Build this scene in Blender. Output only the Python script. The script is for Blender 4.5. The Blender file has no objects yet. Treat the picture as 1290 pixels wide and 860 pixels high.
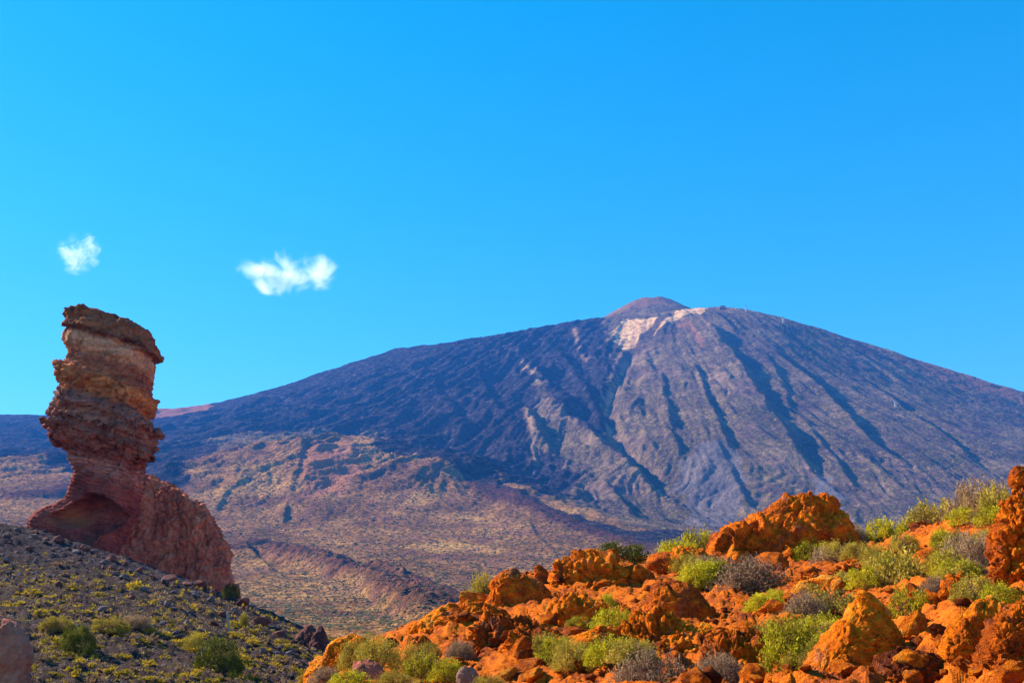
import bpy, bmesh, math, random
import numpy as np
from mathutils import Vector, Matrix

R = math.radians
scene = bpy.context.scene
C = scene.collection
rng = np.random.default_rng(7)
random.seed(7)

# ------------------------------------------------------------------ camera
F = 35.0 / 36.0 * 1290.0           # focal length in photo pixels
PITCH = math.atan(378.0 / F)       # camera looks up: horizon low in the frame
cam_d = bpy.data.cameras.new('camera')
cam = bpy.data.objects.new('camera', cam_d)
C.objects.link(cam)
cam.location = (0, 0, 0)           # eye level is z = 0, ground about 1.6 m below
cam.rotation_euler = (math.pi / 2 + PITCH, 0, 0)
cam_d.lens = 35.0
cam_d.sensor_width = 36.0
cam_d.clip_start = 0.1
cam_d.clip_end = 40000
scene.camera = cam

# ------------------------------------------------------------------ light
SUN_EL = R(34)
SUN_BACK = R(22)                   # sun stands to the left, a little behind the rocks
sun_dir = Vector((-math.cos(SUN_BACK) * math.cos(SUN_EL), math.sin(SUN_BACK) * math.cos(SUN_EL), math.sin(SUN_EL)))
world = bpy.data.worlds.new('World')
scene.world = world
world.use_nodes = True
wn = world.node_tree
wn.nodes.clear()
sky = wn.nodes.new('ShaderNodeTexSky')
sky.sky_type = 'NISHITA'
sky.sun_disc = False
sky.sun_elevation = SUN_EL
sky.sun_rotation = math.atan2(sun_dir.x, sun_dir.y)
sky.altitude = 2100
sky.air_density = 1.0
sky.dust_density = 0.1
sky.ozone_density = 2.0
hs = wn.nodes.new('ShaderNodeHueSaturation')
hs.inputs['Saturation'].default_value = 1.68
hs.inputs['Hue'].default_value = 0.487
bg = wn.nodes.new('ShaderNodeBackground')
bg.inputs['Strength'].default_value = 0.15
wo = wn.nodes.new('ShaderNodeOutputWorld')
gm = wn.nodes.new('ShaderNodeGamma'); gm.inputs['Gamma'].default_value = 0.74
wn.links.new(sky.outputs[0], gm.inputs['Color'])
wn.links.new(gm.outputs[0], hs.inputs['Color'])
wn.links.new(hs.outputs[0], bg.inputs['Color'])
wn.links.new(bg.outputs[0], wo.inputs['Surface'])

sl = bpy.data.lights.new('sun', 'SUN')
sl.energy = 5.0
sl.angle = R(0.5)
sl.color = (1.0, 0.90, 0.74)
sun = bpy.data.objects.new('sun', sl)
C.objects.link(sun)
sun.rotation_euler = sun_dir.to_track_quat('Z', 'Y').to_euler()

scene.view_settings.view_transform = 'Standard'
scene.view_settings.look = 'None'
scene.view_settings.exposure = 1.43
scene.view_settings.gamma = 1.0
scene.cycles.use_denoising = True
scene.cycles.max_bounces = 8
scene.cycles.diffuse_bounces = 5
scene.cycles.volume_bounces = 3
scene.cycles.volume_step_rate = 0.35

# ------------------------------------------------------------------ numeric helpers
SP, CP = math.sin(PITCH), math.cos(PITCH)


def ray(px, py):
    px = np.asarray(px, float); py = np.asarray(py, float)
    xc = (px - 645.0) / F; yc = (430.0 - py) / F
    dy = CP - yc * SP
    return xc / dy, (SP + yc * CP) / dy          # x per metre of depth, z per metre of depth


def at(px, py, Y):
    tx, tz = ray(px, py)
    Y = np.asarray(Y, float)
    return np.stack(np.broadcast_arrays(tx * Y, Y, tz * Y), -1)


def mpp(Y, py=700):                                # metres per photo pixel at depth Y
    return Y / F * 1.0 / (CP - (430.0 - py) / F * SP)


_perm = np.random.default_rng(3).permutation(256)
_perm = np.concatenate([_perm, _perm, _perm])
_g = np.random.default_rng(4).normal(size=(256, 3)); _g /= np.linalg.norm(_g, axis=1)[:, None]
_g = _g.astype(np.float32)


def perlin(P):
    P = np.asarray(P, np.float32)
    i = np.floor(P).astype(np.int64); f = (P - i).astype(np.float32)
    i &= 255
    u = f * f * f * (f * (f * 6 - 15) + 10)
    out = 0
    for dx in (0, 1):
        wx = u[..., 0] if dx else 1 - u[..., 0]
        hx = _perm[(i[..., 0] + dx) & 255]
        for dy in (0, 1):
            wy = u[..., 1] if dy else 1 - u[..., 1]
            hy = _perm[hx + ((i[..., 1] + dy) & 255)]
            for dz in (0, 1):
                wz = u[..., 2] if dz else 1 - u[..., 2]
                g = _g[_perm[hy + ((i[..., 2] + dz) & 255)] & 255]
                d = g[..., 0] * (f[..., 0] - dx) + g[..., 1] * (f[..., 1] - dy) + g[..., 2] * (f[..., 2] - dz)
                out = out + wx * wy * wz * d
    return out * 1.6


def fbm(P, octv=4, gain=0.5, lac=2.03, mode='f'):
    P = np.asarray(P, np.float32).copy(); a = 1.0; s = 0.0; tot = 0.0
    for _ in range(octv):
        n = perlin(P)
        if mode == 'r': n = 1 - 2 * np.abs(n)        # sharp ridges
        elif mode == 'b': n = 2 * np.abs(n) - 0.55   # rounded lumps, sharp creases
        s = s + a * n; tot += a
        a *= gain; P = P * lac + 17.3
    return s / tot


def P3(x, y, z=0.0):
    return np.stack(np.broadcast_arrays(x, y, np.asarray(z, float)), -1)


def worley(P, seed=0, ids=False):
    P = np.asarray(P, np.float32)
    i = np.floor(P).astype(np.int64); f = P - i
    f1 = np.full(P.shape[:-1], 9.0, np.float32); f2 = f1.copy(); cid = np.zeros(P.shape[:-1], np.float32); fac = cid.copy()
    for dx in (-1, 0, 1):
        for dy in (-1, 0, 1):
            for dz in (-1, 0, 1):
                h = _perm[_perm[_perm[(i[..., 0] + dx + seed) & 255] + ((i[..., 1] + dy) & 255)] + ((i[..., 2] + dz) & 255)]
                c = np.stack([_perm[h] / 255.0, _perm[h + 57] / 255.0, _perm[h + 131] / 255.0], -1).astype(np.float32) + np.array([dx, dy, dz], np.float32)
                d = np.linalg.norm(c - f, axis=-1)
                m_ = d < f1; cid = np.where(m_, _perm[h + 200] / 255.0, cid)
                if ids:
                    rv = np.stack([_perm[h + 90], _perm[h + 160], _perm[h + 230]], -1) / 127.5 - 1.0
                    fac = np.where(m_, ((f - c) * rv).sum(-1), fac)
                f2 = np.where(d < f1, f1, np.minimum(f2, d)); f1 = np.minimum(f1, d)
    return (f1, f2, cid, fac) if ids else (f1, f2)


class TPS:
    def __init__(self, pts, scale, smooth=0.0):
        self.s = scale
        self.xy = np.asarray(pts)[:, :2] / scale
        self.set(np.asarray(pts)[:, 2], smooth)

    @staticmethod
    def k(d2):
        return 0.5 * d2 * np.log(d2 + 1e-12)

    def set(self, z, smooth=0.0):
        n = len(self.xy)
        D = ((self.xy[:, None] - self.xy[None]) ** 2).sum(-1)
        A = np.zeros((n + 3, n + 3)); A[:n, :n] = self.k(D) + smooth * np.eye(n)
        A[:n, n] = 1; A[:n, n + 1:] = self.xy; A[n, :n] = 1; A[n + 1:, :n] = self.xy.T
        b = np.zeros(n + 3); b[:n] = z
        self.w = np.linalg.solve(A, b)

    def __call__(self, x, y):
        x = np.asarray(x, float) / self.s; y = np.asarray(y, float) / self.s
        out = self.w[-3] + self.w[-2] * x + self.w[-1] * y
        for (cx, cy), w in zip(self.xy, self.w):
            out = out + w * self.k((x - cx) ** 2 + (y - cy) ** 2)
        return out


def hit(px, py, H, y0, y1, n=700):
    """where the line of sight through photo pixels meets the height field H(x, y)"""
    tx, tz = ray(px, py)
    ys = np.geomspace(y0, y1, n)
    X = tx[..., None] * ys; Z = tz[..., None] * ys
    G = H(X, np.broadcast_to(ys, X.shape))
    below = Z <= G
    k = np.where(below.any(-1), below.argmax(-1), n - 1)
    k = np.clip(k, 1, n - 1)
    a = np.take_along_axis(Z - G, (k - 1)[..., None], -1)[..., 0]
    b = np.take_along_axis(Z - G, k[..., None], -1)[..., 0]
    t = np.clip(a / (a - b + 1e-9), 0, 1)
    Y = ys[k - 1] + (ys[k] - ys[k - 1]) * t
    return tx * Y, Y


def sstep(a, b, x):
    t = np.clip((x - a) / (b - a), 0, 1)
    return t * t * (3 - 2 * t)


def polydist(x, y, pl):
    """signed distance (right positive when walking the line) and fraction along it"""
    best = np.full(x.shape, 1e12); sg = np.zeros(x.shape); fr = np.zeros(x.shape)
    L = np.concatenate([[0], np.cumsum(np.linalg.norm(np.diff(pl, axis=0), axis=1))])
    for k in range(len(pl) - 1):
        a, d = pl[k], pl[k + 1] - pl[k]
        l2 = (d ** 2).sum()
        ox, oy = x - a[0], y - a[1]
        t = np.clip((ox * d[0] + oy * d[1]) / l2, 0, 1)
        ex, ey = ox - t * d[0], oy - t * d[1]
        q = ex * ex + ey * ey
        m = q < best
        best = np.where(m, q, best)
        sg = np.where(m, np.sign(d[0] * oy - d[1] * ox), sg)
        fr = np.where(m, (L[k] + t * (L[k + 1] - L[k])) / L[-1], fr)
    return np.sqrt(best) * sg, fr


def inpoly(x, y, pl):
    r = np.zeros(x.shape, bool)
    n = len(pl)
    for i in range(n):
        x1, y1 = pl[i]; x2, y2 = pl[(i + 1) % n]
        c = ((y1 > y) != (y2 > y)) & (x < (x2 - x1) * (y - y1) / (y2 - y1 + 1e-12) + x1)
        r ^= c
    return r


# ------------------------------------------------------------------ mesh helpers
def mesh_np(name, V, Fq, attrs=None, smooth=True):
    V = np.asarray(V, np.float32).reshape(-1, 3); Fq = np.asarray(Fq, np.int32)
    me = bpy.data.meshes.new(name)
    me.vertices.add(len(V)); me.vertices.foreach_set('co', V.ravel())
    k = Fq.shape[1]
    me.loops.add(Fq.size); me.loops.foreach_set('vertex_index', Fq.ravel())
    me.polygons.add(len(Fq)); me.polygons.foreach_set('loop_start', np.arange(len(Fq), dtype=np.int32) * k)
    if smooth:
        me.polygons.foreach_set('use_smooth', np.ones(len(Fq), bool))
    for nm, a in (attrs or {}).items():
        at_ = me.attributes.new(nm, 'FLOAT', 'POINT')
        at_.data.foreach_set('value', np.asarray(a, np.float32).ravel())
    me.update(calc_edges=True)
    return me


def link(name, me, mat=None, parent=None, loc=None):
    o = bpy.data.objects.new(name, me)
    C.objects.link(o)
    if mat is not None and me is not None and len(me.materials) == 0:
        me.materials.append(mat)
    if parent is not None: o.parent = parent
    if loc is not None: o.location = [float(v) for v in loc]
    return o


def tag(o, label=None, cat=None, group=None, kind=None):
    if label: o['label'] = label
    if cat: o['category'] = cat
    if group: o['group'] = group
    if kind: o['kind'] = kind
    return o


def grid_faces(nv, nu, wrap=False):
    v, u = np.meshgrid(np.arange(nv - 1), np.arange(nu if wrap else nu - 1), indexing='ij')
    u2 = (u + 1) % nu
    return np.stack([v * nu + u, v * nu + u2, (v + 1) * nu + u2, (v + 1) * nu + u], -1).reshape(-1, 4)


# ------------------------------------------------------------------ material helpers
class NT:
    def __init__(self, name):
        self.m = bpy.data.materials.new(name); self.m.use_nodes = True
        self.t = self.m.node_tree; self.t.nodes.clear()
        self.out = self.n('ShaderNodeOutputMaterial')

    def n(self, typ, **kw):
        nd = self.t.nodes.new(typ)
        for k, v in kw.items(): setattr(nd, k, v)
        return nd

    def l(self, a, b): self.t.links.new(a, b)

    def noise(self, vec, scale, detail=4, rough=0.55, dist=0.0):
        nd = self.n('ShaderNodeTexNoise'); nd.inputs['Scale'].default_value = scale
        nd.inputs['Detail'].default_value = detail; nd.inputs['Roughness'].default_value = rough
        nd.inputs['Distortion'].default_value = dist
        self.l(vec, nd.inputs['Vector']); return nd.outputs['Fac']

    def vor(self, vec, scale, feat='F1'):
        nd = self.n('ShaderNodeTexVoronoi', feature=feat); nd.inputs['Scale'].default_value = scale
        self.l(vec, nd.inputs['Vector']); return nd.outputs['Distance']

    def ramp(self, fac, stops, interp='LINEAR'):
        nd = self.n('ShaderNodeValToRGB'); cr = nd.color_ramp; cr.interpolation = interp
        while len(cr.elements) < len(stops): cr.elements.new(0.5)
        for e, (p, c) in zip(cr.elements, stops):
            e.position = p; e.color = (*c, 1) if len(c) == 3 else c
        self.l(fac, nd.inputs['Fac']); return nd.outputs['Color']

    def mix(self, fac, a, b, mode='MIX'):
        nd = self.n('ShaderNodeMix', data_type='RGBA', blend_type=mode)
        for s, v in ((nd.inputs['Factor'], fac), (nd.inputs[6], a), (nd.inputs[7], b)):
            if hasattr(v, 'is_linked') or hasattr(v, 'links'): self.l(v, s)
            elif isinstance(v, (int, float)): s.default_value = v
            else: s.default_value = (*v, 1)
        return nd.outputs[2]

    def math(self, op, a, b=0.0, c=None, clamp=False):
        nd = self.n('ShaderNodeMath', operation=op, use_clamp=clamp)
        for k, v in enumerate((a, b) if c is None else (a, b, c)):
            if hasattr(v, 'links'): self.l(v, nd.inputs[k])
            else: nd.inputs[k].default_value = v
        return nd.outputs[0]

    def attr(self, name):
        nd = self.n('ShaderNodeAttribute', attribute_name=name); return nd.outputs['Fac']

    def stepf(self, v, lo, hi):
        nd = self.n('ShaderNodeMapRange', interpolation_type='SMOOTHSTEP')
        nd.inputs['From Min'].default_value = lo; nd.inputs['From Max'].default_value = hi
        self.l(v, nd.inputs['Value']); return nd.outputs[0]

    def coords(self, sc=(1, 1, 1)):
        tc = self.n('ShaderNodeTexCoord')
        if sc == (1, 1, 1): return tc.outputs['Object']
        mp = self.n('ShaderNodeMapping'); mp.inputs['Scale'].default_value = sc
        self.l(tc.outputs['Object'], mp.inputs['Vector']); return mp.outputs[0]

    def rnd(self):
        return self.n('ShaderNodeObjectInfo').outputs['Random']

    def surf(self, col, rough=0.95, bump=None, bstr=0.6, bdist=0.1, spec=0.1, trans=0.0):
        b = self.n('ShaderNodeBsdfPrincipled')
        self.l(col, b.inputs['Base Color']) if hasattr(col, 'links') else setattr(b.inputs['Base Color'], 'default_value', (*col, 1))
        b.inputs['Roughness'].default_value = rough
        b.inputs['Specular IOR Level'].default_value = spec
        if bump is not None:
            bp = self.n('ShaderNodeBump'); bp.inputs['Strength'].default_value = bstr; bp.inputs['Distance'].default_value = bdist
            self.l(bump, bp.inputs['Height']); self.l(bp.outputs[0], b.inputs['Normal'])
        o = b.outputs[0]
        if trans:
            t = self.n('ShaderNodeBsdfTranslucent')
            self.l(col, t.inputs['Color'])
            mx = self.n('ShaderNodeMixShader'); mx.inputs[0].default_value = trans
            self.l(o, mx.inputs[1]); self.l(t.outputs[0], mx.inputs[2]); o = mx.outputs[0]
        self.l(o, self.out.inputs['Surface'])
        return self.m


def orange_rock(name, dark=0.0, warm=0.0):
    t = NT(name); c = t.coords(); rn = t.rnd()
    off = t.n('ShaderNodeVectorMath', operation='ADD'); t.l(c, off.inputs[0])
    cmb = t.n('ShaderNodeCombineXYZ'); t.l(t.math('MULTIPLY', rn, 40.0), cmb.inputs[0]); t.l(cmb.outputs[0], off.inputs[1])
    v = off.outputs[0]
    big = t.noise(v, 0.8, 6, 0.65, 0.4); mid = t.noise(v, 3.6, 7, 0.7, 0.3); fine = t.noise(v, 24.0, 5, 0.75)
    f = t.math('ADD', t.math('MULTIPLY', big, 0.5), t.math('MULTIPLY', mid, 0.5))
    f = t.math('ADD', f, t.math('MULTIPLY', t.math('SUBTRACT', fine, 0.5), 0.45))
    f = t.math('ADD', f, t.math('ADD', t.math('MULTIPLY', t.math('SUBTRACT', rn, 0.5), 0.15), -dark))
    col = t.ramp(f, [(0.28, (0.055, 0.016, 0.012)), (0.39, (0.22, 0.045, 0.014)), (0.48, (0.50, 0.095, 0.008)),
                     (0.56, (0.80, 0.17, 0.008)), (0.63, (0.88, 0.27, 0.012)), (0.76, (0.92, 0.48, 0.12))])  # golden upper stops put sunlit highlights into the rock colour, spread by noise
    crust = t.stepf(t.noise(v, 1.5, 7, 0.72, 0.8), 0.54, 0.66)
    col = t.mix(t.math('MULTIPLY', crust, 0.72), col, t.mix(fine, (0.12, 0.05, 0.035), (0.44, 0.20, 0.12)))
    crk = t.n('ShaderNodeTexVoronoi', feature='DISTANCE_TO_EDGE'); crk.inputs['Scale'].default_value = 2.2
    wv = t.n('ShaderNodeVectorMath', operation='ADD'); t.l(v, wv.inputs[0])
    nv_ = t.n('ShaderNodeTexNoise'); nv_.inputs['Scale'].default_value = 2.5; nv_.inputs['Detail'].default_value = 5; t.l(v, nv_.inputs['Vector']); t.l(nv_.outputs['Color'], wv.inputs[1]); t.l(wv.outputs[0], crk.inputs['Vector'])
    edge = t.stepf(crk.outputs['Distance'], 0.0, 0.035)
    b = t.math('ADD', t.math('MULTIPLY', t.noise(v, 6.0, 9, 0.75), 1.0), t.math('MULTIPLY', t.vor(v, 16.0), 0.35))
    b = t.math('ADD', b, t.math('MULTIPLY', edge, 0.25))
    return t.surf(col, 0.95, b, 1.0, 0.16, 0.03)


M = {}
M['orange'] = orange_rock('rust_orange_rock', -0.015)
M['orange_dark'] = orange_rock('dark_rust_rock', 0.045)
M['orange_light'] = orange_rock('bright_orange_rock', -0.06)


def maroon_rock(name, c0, c1, c2, sc=1.0):
    t = NT(name); v = t.coords(); rn = t.rnd()
    n = t.math('ADD', t.math('MULTIPLY', t.noise(v, 0.8 * sc, 6, 0.65, 0.4), 0.6), t.math('MULTIPLY', t.noise(v, 5.0 * sc, 6, 0.7), 0.4))
    n = t.math('ADD', n, t.math('MULTIPLY', t.math('SUBTRACT', rn, 0.5), 0.16))
    col = t.ramp(n, [(0.34, c0), (0.5, c1), (0.66, c2)])
    return t.surf(col, 0.95, t.noise(v, 6.0 * sc, 8, 0.7), 0.8, 0.12 / sc)


M['maroon'] = maroon_rock('maroon_rock', (0.06, 0.02, 0.018), (0.16, 0.055, 0.045), (0.26, 0.11, 0.085))
M['pinkrock'] = maroon_rock('pink_brown_rock', (0.22, 0.058, 0.036), (0.44, 0.135, 0.08), (0.58, 0.23, 0.14))
M['greystone'] = maroon_rock('grey_stone', (0.03, 0.022, 0.026), (0.10, 0.072, 0.075), (0.24, 0.17, 0.16), 2.0)
M['paler'] = maroon_rock('pink_grey_stone', (0.10, 0.05, 0.04), (0.20, 0.11, 0.08), (0.30, 0.18, 0.13), 2.0)
M['palestone'] = maroon_rock('pale_grey_stone', (0.25, 0.20, 0.19), (0.42, 0.34, 0.31), (0.58, 0.48, 0.43), 2.0)

# ================================================================== THE MOUNTAIN (far terrain)
COLS = [  # photo column: crest row, crest depth, foot row, foot depth
    (-330, 545, 4700, 632, 2900), (-150, 535, 4650, 612, 2900), (0, 527, 4600, 592, 2900), (100, 529, 4600, 597, 2850),
    (200, 522, 4600, 597, 2800), (300, 508, 4500, 577, 2900), (400, 477, 4450, 570, 3000), (500, 445, 4400, 573, 2950),
    (600, 432, 4350, 598, 2700), (680, 417, 4320, 625, 2450), (745, 405, 4300, 648, 2280), (800, 400, 4300, 664, 2150), (860, 392, 4270, 672, 2080),
    (910, 389, 4250, 680, 2050), (970, 399, 4250, 682, 2050), (1060, 425, 4250, 684, 2050), (1130, 447, 4230, 684, 2050), (1200, 470, 4200, 684, 2050),
    (1290, 497, 4200, 684, 2050), (1420, 536, 4200, 684, 2050), (1620, 585, 4200, 690, 2000)]
ctrl = []; crest_idx = []
for px, pc, Yc, pb, Yb in COLS:
    a = at(px, pc, Yc); b = at(px, pb, Yb)
    for u in (0, 0.25, 0.5, 0.75, 1):
        p = b + (a - b) * u
        p[2] = b[2] + (a[2] - b[2]) * u ** 1.12
        if u == 1: crest_idx.append(len(ctrl))
        ctrl.append(p)
    ctrl.append(a * [1.06, 1.07, 1] - [0, 0, 60])
    ctrl.append([a[0] * 1.35, a[1] * 1.4, a[2] * 0.72])
for px, py, Y in [(-330, 660, 2100), (-330, 700, 1400), (-330, 760, 800), (0, 602, 2450), (0, 628, 1950), (0, 660, 1500), (0, 760, 800), (120, 603, 2450), (120, 640, 1900),
                  (210, 603, 2500), (210, 645, 1950), (210, 700, 1400), (300, 583, 2650), (300, 640, 2050), (300, 700, 1450), (300, 760, 900),
                  (380, 577, 2700), (460, 577, 2650), (460, 640, 2050), (460, 700, 1480), (460, 760, 920), (540, 588, 2520), (620, 607, 2380), (620, 660, 1900), (620, 720, 1320), (620, 770, 850),
                  (720, 643, 2120), (720, 690, 1600), (790, 660, 2000), (880, 681, 1880), (880, 720, 1300), (1060, 695, 1850), (1060, 740, 1200),
                  (1290, 695, 1850), (1290, 740, 1200), (1620, 700, 1800), (1620, 745, 1200)]:
    ctrl.append(at(px, py, Y))
for px in range(-400, 1700, 260):
    ctrl.append(at(px, 791, 600)); ctrl.append(at(px, 800, 600) * [1, 0.62, 1] - [0, 0, 12]); p = at(px, 800, 190); p[2] = -22; ctrl.append(p)
for x in (-8000, -3000, 2000, 8000):
    ctrl.append([x, 9000, 150])
for x in (-7000, 7000):
    ctrl.append([x, 3500, 300]); ctrl.append([x, 300, 0])
ctrl = np.array(ctrl)
far = TPS(ctrl, 1000.0, 1e-4)
crest_px = np.array([c[0] for c in COLS], float)
tx_, _ = ray(crest_px, np.array([c[1] for c in COLS], float))
zc = ctrl[:, 2].copy()
ys_ = np.linspace(3000, 5600, 300)
for _ in range(3):                                  # let the smooth surface meet the surveyed skyline heights
    Z = far(tx_[:, None] * ys_, np.broadcast_to(ys_, (len(tx_), len(ys_))))
    want = np.array([c[1] for c in COLS], float); got = (Z / ys_).max(1)
    tz_ = ray(crest_px, want)[1]
    for i, k in enumerate(crest_idx):
        zc[k] += (tz_[i] - got[i]) * COLS[i][2]
    far.set(zc, 1e-4)

SUMMIT = at(820, 372, 4620)
PICO_R = 330.0


def far_base(x, y):
    z = far(x, y)
    d = np.hypot(x - SUMMIT[0], (y - SUMMIT[1]) * 1.0)
    cone = SUMMIT[2] + 24 - d * 0.66                                       # the small summit cone, cut off by its crater
    cone = cone + 5 * fbm(P3(x / 70, y / 70, 13), 4, 0.6, 2.1, 'r')
    dx_ = x - SUMMIT[0]
    rim = SUMMIT[2] - 7 + 7 * np.exp(-((dx_ + 48) / 20) ** 2) + 11 * np.exp(-((dx_ - 34) / 28) ** 2) + 3 * perlin(P3(x / 25, y / 25, 3)) - 10 * np.exp(-(d / 30.0) ** 2) - 0.42 * np.maximum(0, SUMMIT[1] - y)   # the crater is tilted, its front lip lower
    cone = np.minimum(cone, rim)
    t = 7.0
    return np.where(cone > z - 60, z + np.log1p(np.exp(np.clip((cone - z) / t, -30, 30))) * t, z)


def trace(pts):
    p = np.array(pts, float)
    x, y = hit(p[:, 0], p[:, 1], far_base, 260, 6500)
    return np.stack([x, y], -1)


# ridges with a steep right-hand flank (valleys beside them): line, rise, width of the flank
SCARPS = [
    ([(880, 397), (905, 428), (932, 468), (958, 508), (992, 560), (1030, 618)], 52, 95),
    ([(668, 470), (692, 505), (725, 545), (770, 590), (815, 625), (868, 668)], 40, 75),
    ([(700, 440), (725, 490), (752, 530), (768, 556)], 34, 70),
    ([(640, 515), (664, 545), (690, 582), (722, 615)], 34, 65),
    ([(600, 470), (612, 520), (640, 560)], 22, 55), ([(560, 470), (545, 500), (575, 545), (590, 575)], 22, 60),
    ([(985, 452), (1030, 490), (1080, 545), (1130, 590)], 34, 62), ([(1060, 458), (1120, 505), (1190, 555), (1250, 605)], 27, 52),
    ([(1110, 470), (1190, 510), (1270, 545), (1340, 575)], 22, 50), ([(1180, 480), (1250, 512), (1320, 545)], 20, 48), ([(1000, 520), (1050, 580), (1085, 630)], 20, 45),
    ([(832, 470), (838, 520), (848, 565), (862, 605)], 24, 45), ([(872, 455), (895, 520), (925, 590)], 24, 48), ([(800, 500), (815, 560), (845, 610)], 14, 34),
    ([(900, 560), (925, 610), (950, 650)], 14, 36), ([(960, 440), (985, 480), (1000, 545)], 16, 44),
    ([(500, 470), (470, 505), (440, 545)], 14, 60), ([(430, 490), (400, 520), (380, 555)], 14, 60), ([(540, 460), (520, 500), (505, 545)], 16, 60), ([(350, 515), (330, 540), (300, 560)], 10, 50),
    ([(382, 580), (372, 610), (362, 636), (350, 668)], 11, 26), ([(300, 605), (290, 625), (262, 655)], 5, 24), ([(478, 580), (500, 605)], 6, 24), ([(455, 600), (448, 640)], 5, 24),
    ([(300, 690), (325, 708), (345, 722)], 16, 26), ([(662, 660), (690, 690), (706, 706)], 6, 16),
    ([(0, 555), (60, 565), (120, 590)], 12, 60)]
SCARPS = [(trace(p), a * (0.55 if k == 0 else 0.72 if k < 6 else 0.5), w * (0.5 if k == 0 else 0.66 if k < 6 else 0.5)) for k, (p, a, w) in enumerate(SCARPS)]
# lava levees: raised rubbly bands
LEVEES = [([(318, 690), (360, 702), (420, 718), (470, 738), (515, 765), (560, 790)], 15, 24), ([(470, 726), (520, 742), (560, 756), (600, 770)], 10, 16),
          ([(330, 682), (290, 700)], 6, 18), ([(0, 602), (60, 600), (110, 590)], 10, 45), ([(0, 634), (60, 630), (110, 620)], 8, 30),
          ([(590, 610), (650, 640), (720, 665), (790, 685), (860, 700)], 5, 40)]
LEVEES = [(trace(p), a, w) for p, a, w in LEVEES]
# the two flow channels of the central gully
GULLY = trace([(800, 440), (788, 462), (780, 485), (768, 505), (764, 525), (772, 548), (790, 570), (815, 600), (845, 640)])
TONGUE = trace([(470, 572), (560, 590), (640, 625), (720, 655), (800, 672), (870, 676), (905, 690), (820, 694), (740, 676), (650, 644), (575, 606), (470, 582)])


def far_detail(x, y, z):
    add = np.zeros(x.shape)
    m_scarp = np.zeros(x.shape)
    wob = 34 * fbm(P3(x / 150, y / 150, 3), 5, 0.6)
    mtn = sstep(1700, 2500, y)
    brk = 0.75 + 0.9 * fbm(P3(x / 170, y / 170, 51), 3)
    for pl, A, W in SCARPS:
        s, fr = polydist(x, y, pl)
        s = s + wob * (W / 60.0)
        env = sstep(0, 0.16, fr) * sstep(1.0, 0.80, fr) * sstep(0.0, 1.0, 1.2 - np.abs(s) / (W * 5))
        prof = np.where(s < 0, A * np.exp(s / (W * 1.7)), A - (A * 1.75) * sstep(0, W, s))
        prof = np.where(s > W, -0.75 * A * np.exp(-(s - W) / (W * 1.9)), prof)
        add += prof * env * np.clip(brk, 0.2, 1.3)
    s, fr = polydist(x, y, GULLY)
    s2 = s + wob * 0.5
    add += -26 * np.exp(-(s2 / 30) ** 2) * sstep(0, .1, fr) * sstep(1, .85, fr)
    add += 9 * (np.exp(-((s2 - 26) / 12) ** 2) + np.exp(-((s2 + 26) / 12) ** 2)) * sstep(0, .1, fr) * sstep(1, .85, fr)
    lev = np.zeros(x.shape)
    for pl, A, W in LEVEES:
        s, fr = polydist(x, y, pl)
        s = s + wob * (W / 30.0)
        e = np.exp(-(s / W) ** 4) * sstep(0, .08, fr) * sstep(1, .92, fr)
        lev = np.maximum(lev, e)
        add += A * e * (1 + 0.5 * fbm(P3(x / 12, y / 12, 1), 2))
    # fall-line gullies: noise stretched away from the summit
    dx, dy = x - SUMMIT[0], y - SUMMIT[1] - 150
    r = np.hypot(dx, dy); th = np.arctan2(dx, -dy)
    warp = 0.05 * fbm(P3(x / 500, y / 500, 9), 3)
    rad = fbm(P3((th + warp) * 9, np.log(r + 50) * 2.0, 0), 4, 0.55, 2.1, 'r')
    rad2 = 0.6 * fbm(P3((th + warp) * 40, np.log(r + 50) * 4.0, 5), 5, 0.62, 2.1) + 0.5 * fbm(P3((th + 2 * warp) * 95, np.log(r + 50) * 7.0, 15), 4, 0.6, 2.1, 'r')
    steep = mtn * sstep(120, 700, r)
    left = sstep(200, -600, x - 500)
    add += steep * ((16 + 14 * left) * rad + (13 + 4 * left) * rad2)
    add += steep * left * 46 * fbm(P3((th + 1.5 * warp) * 13, np.log(r + 50) * 4.5, 41), 5, 0.5, 2.1, 'r')
    rough = fbm(P3(x / 60, y / 60, z / 60), 6, 0.6, 2.1)
    bill = fbm(P3(x / 38, y / 38, 2), 5, 0.6, 2.1, 'b')
    add += mtn * ((6 + 6 * left) * rough + (2.5 + 2 * left) * bill) + (1 - mtn) * (4.0 * fbm(P3(x / 120, y / 120, 7), 5, .6) + 2.6 * bill + 5.0 * fbm(P3(x / 90, y / 90, 4), 3, .5, 2, 'r'))
    return add, lev, rad2


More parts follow.
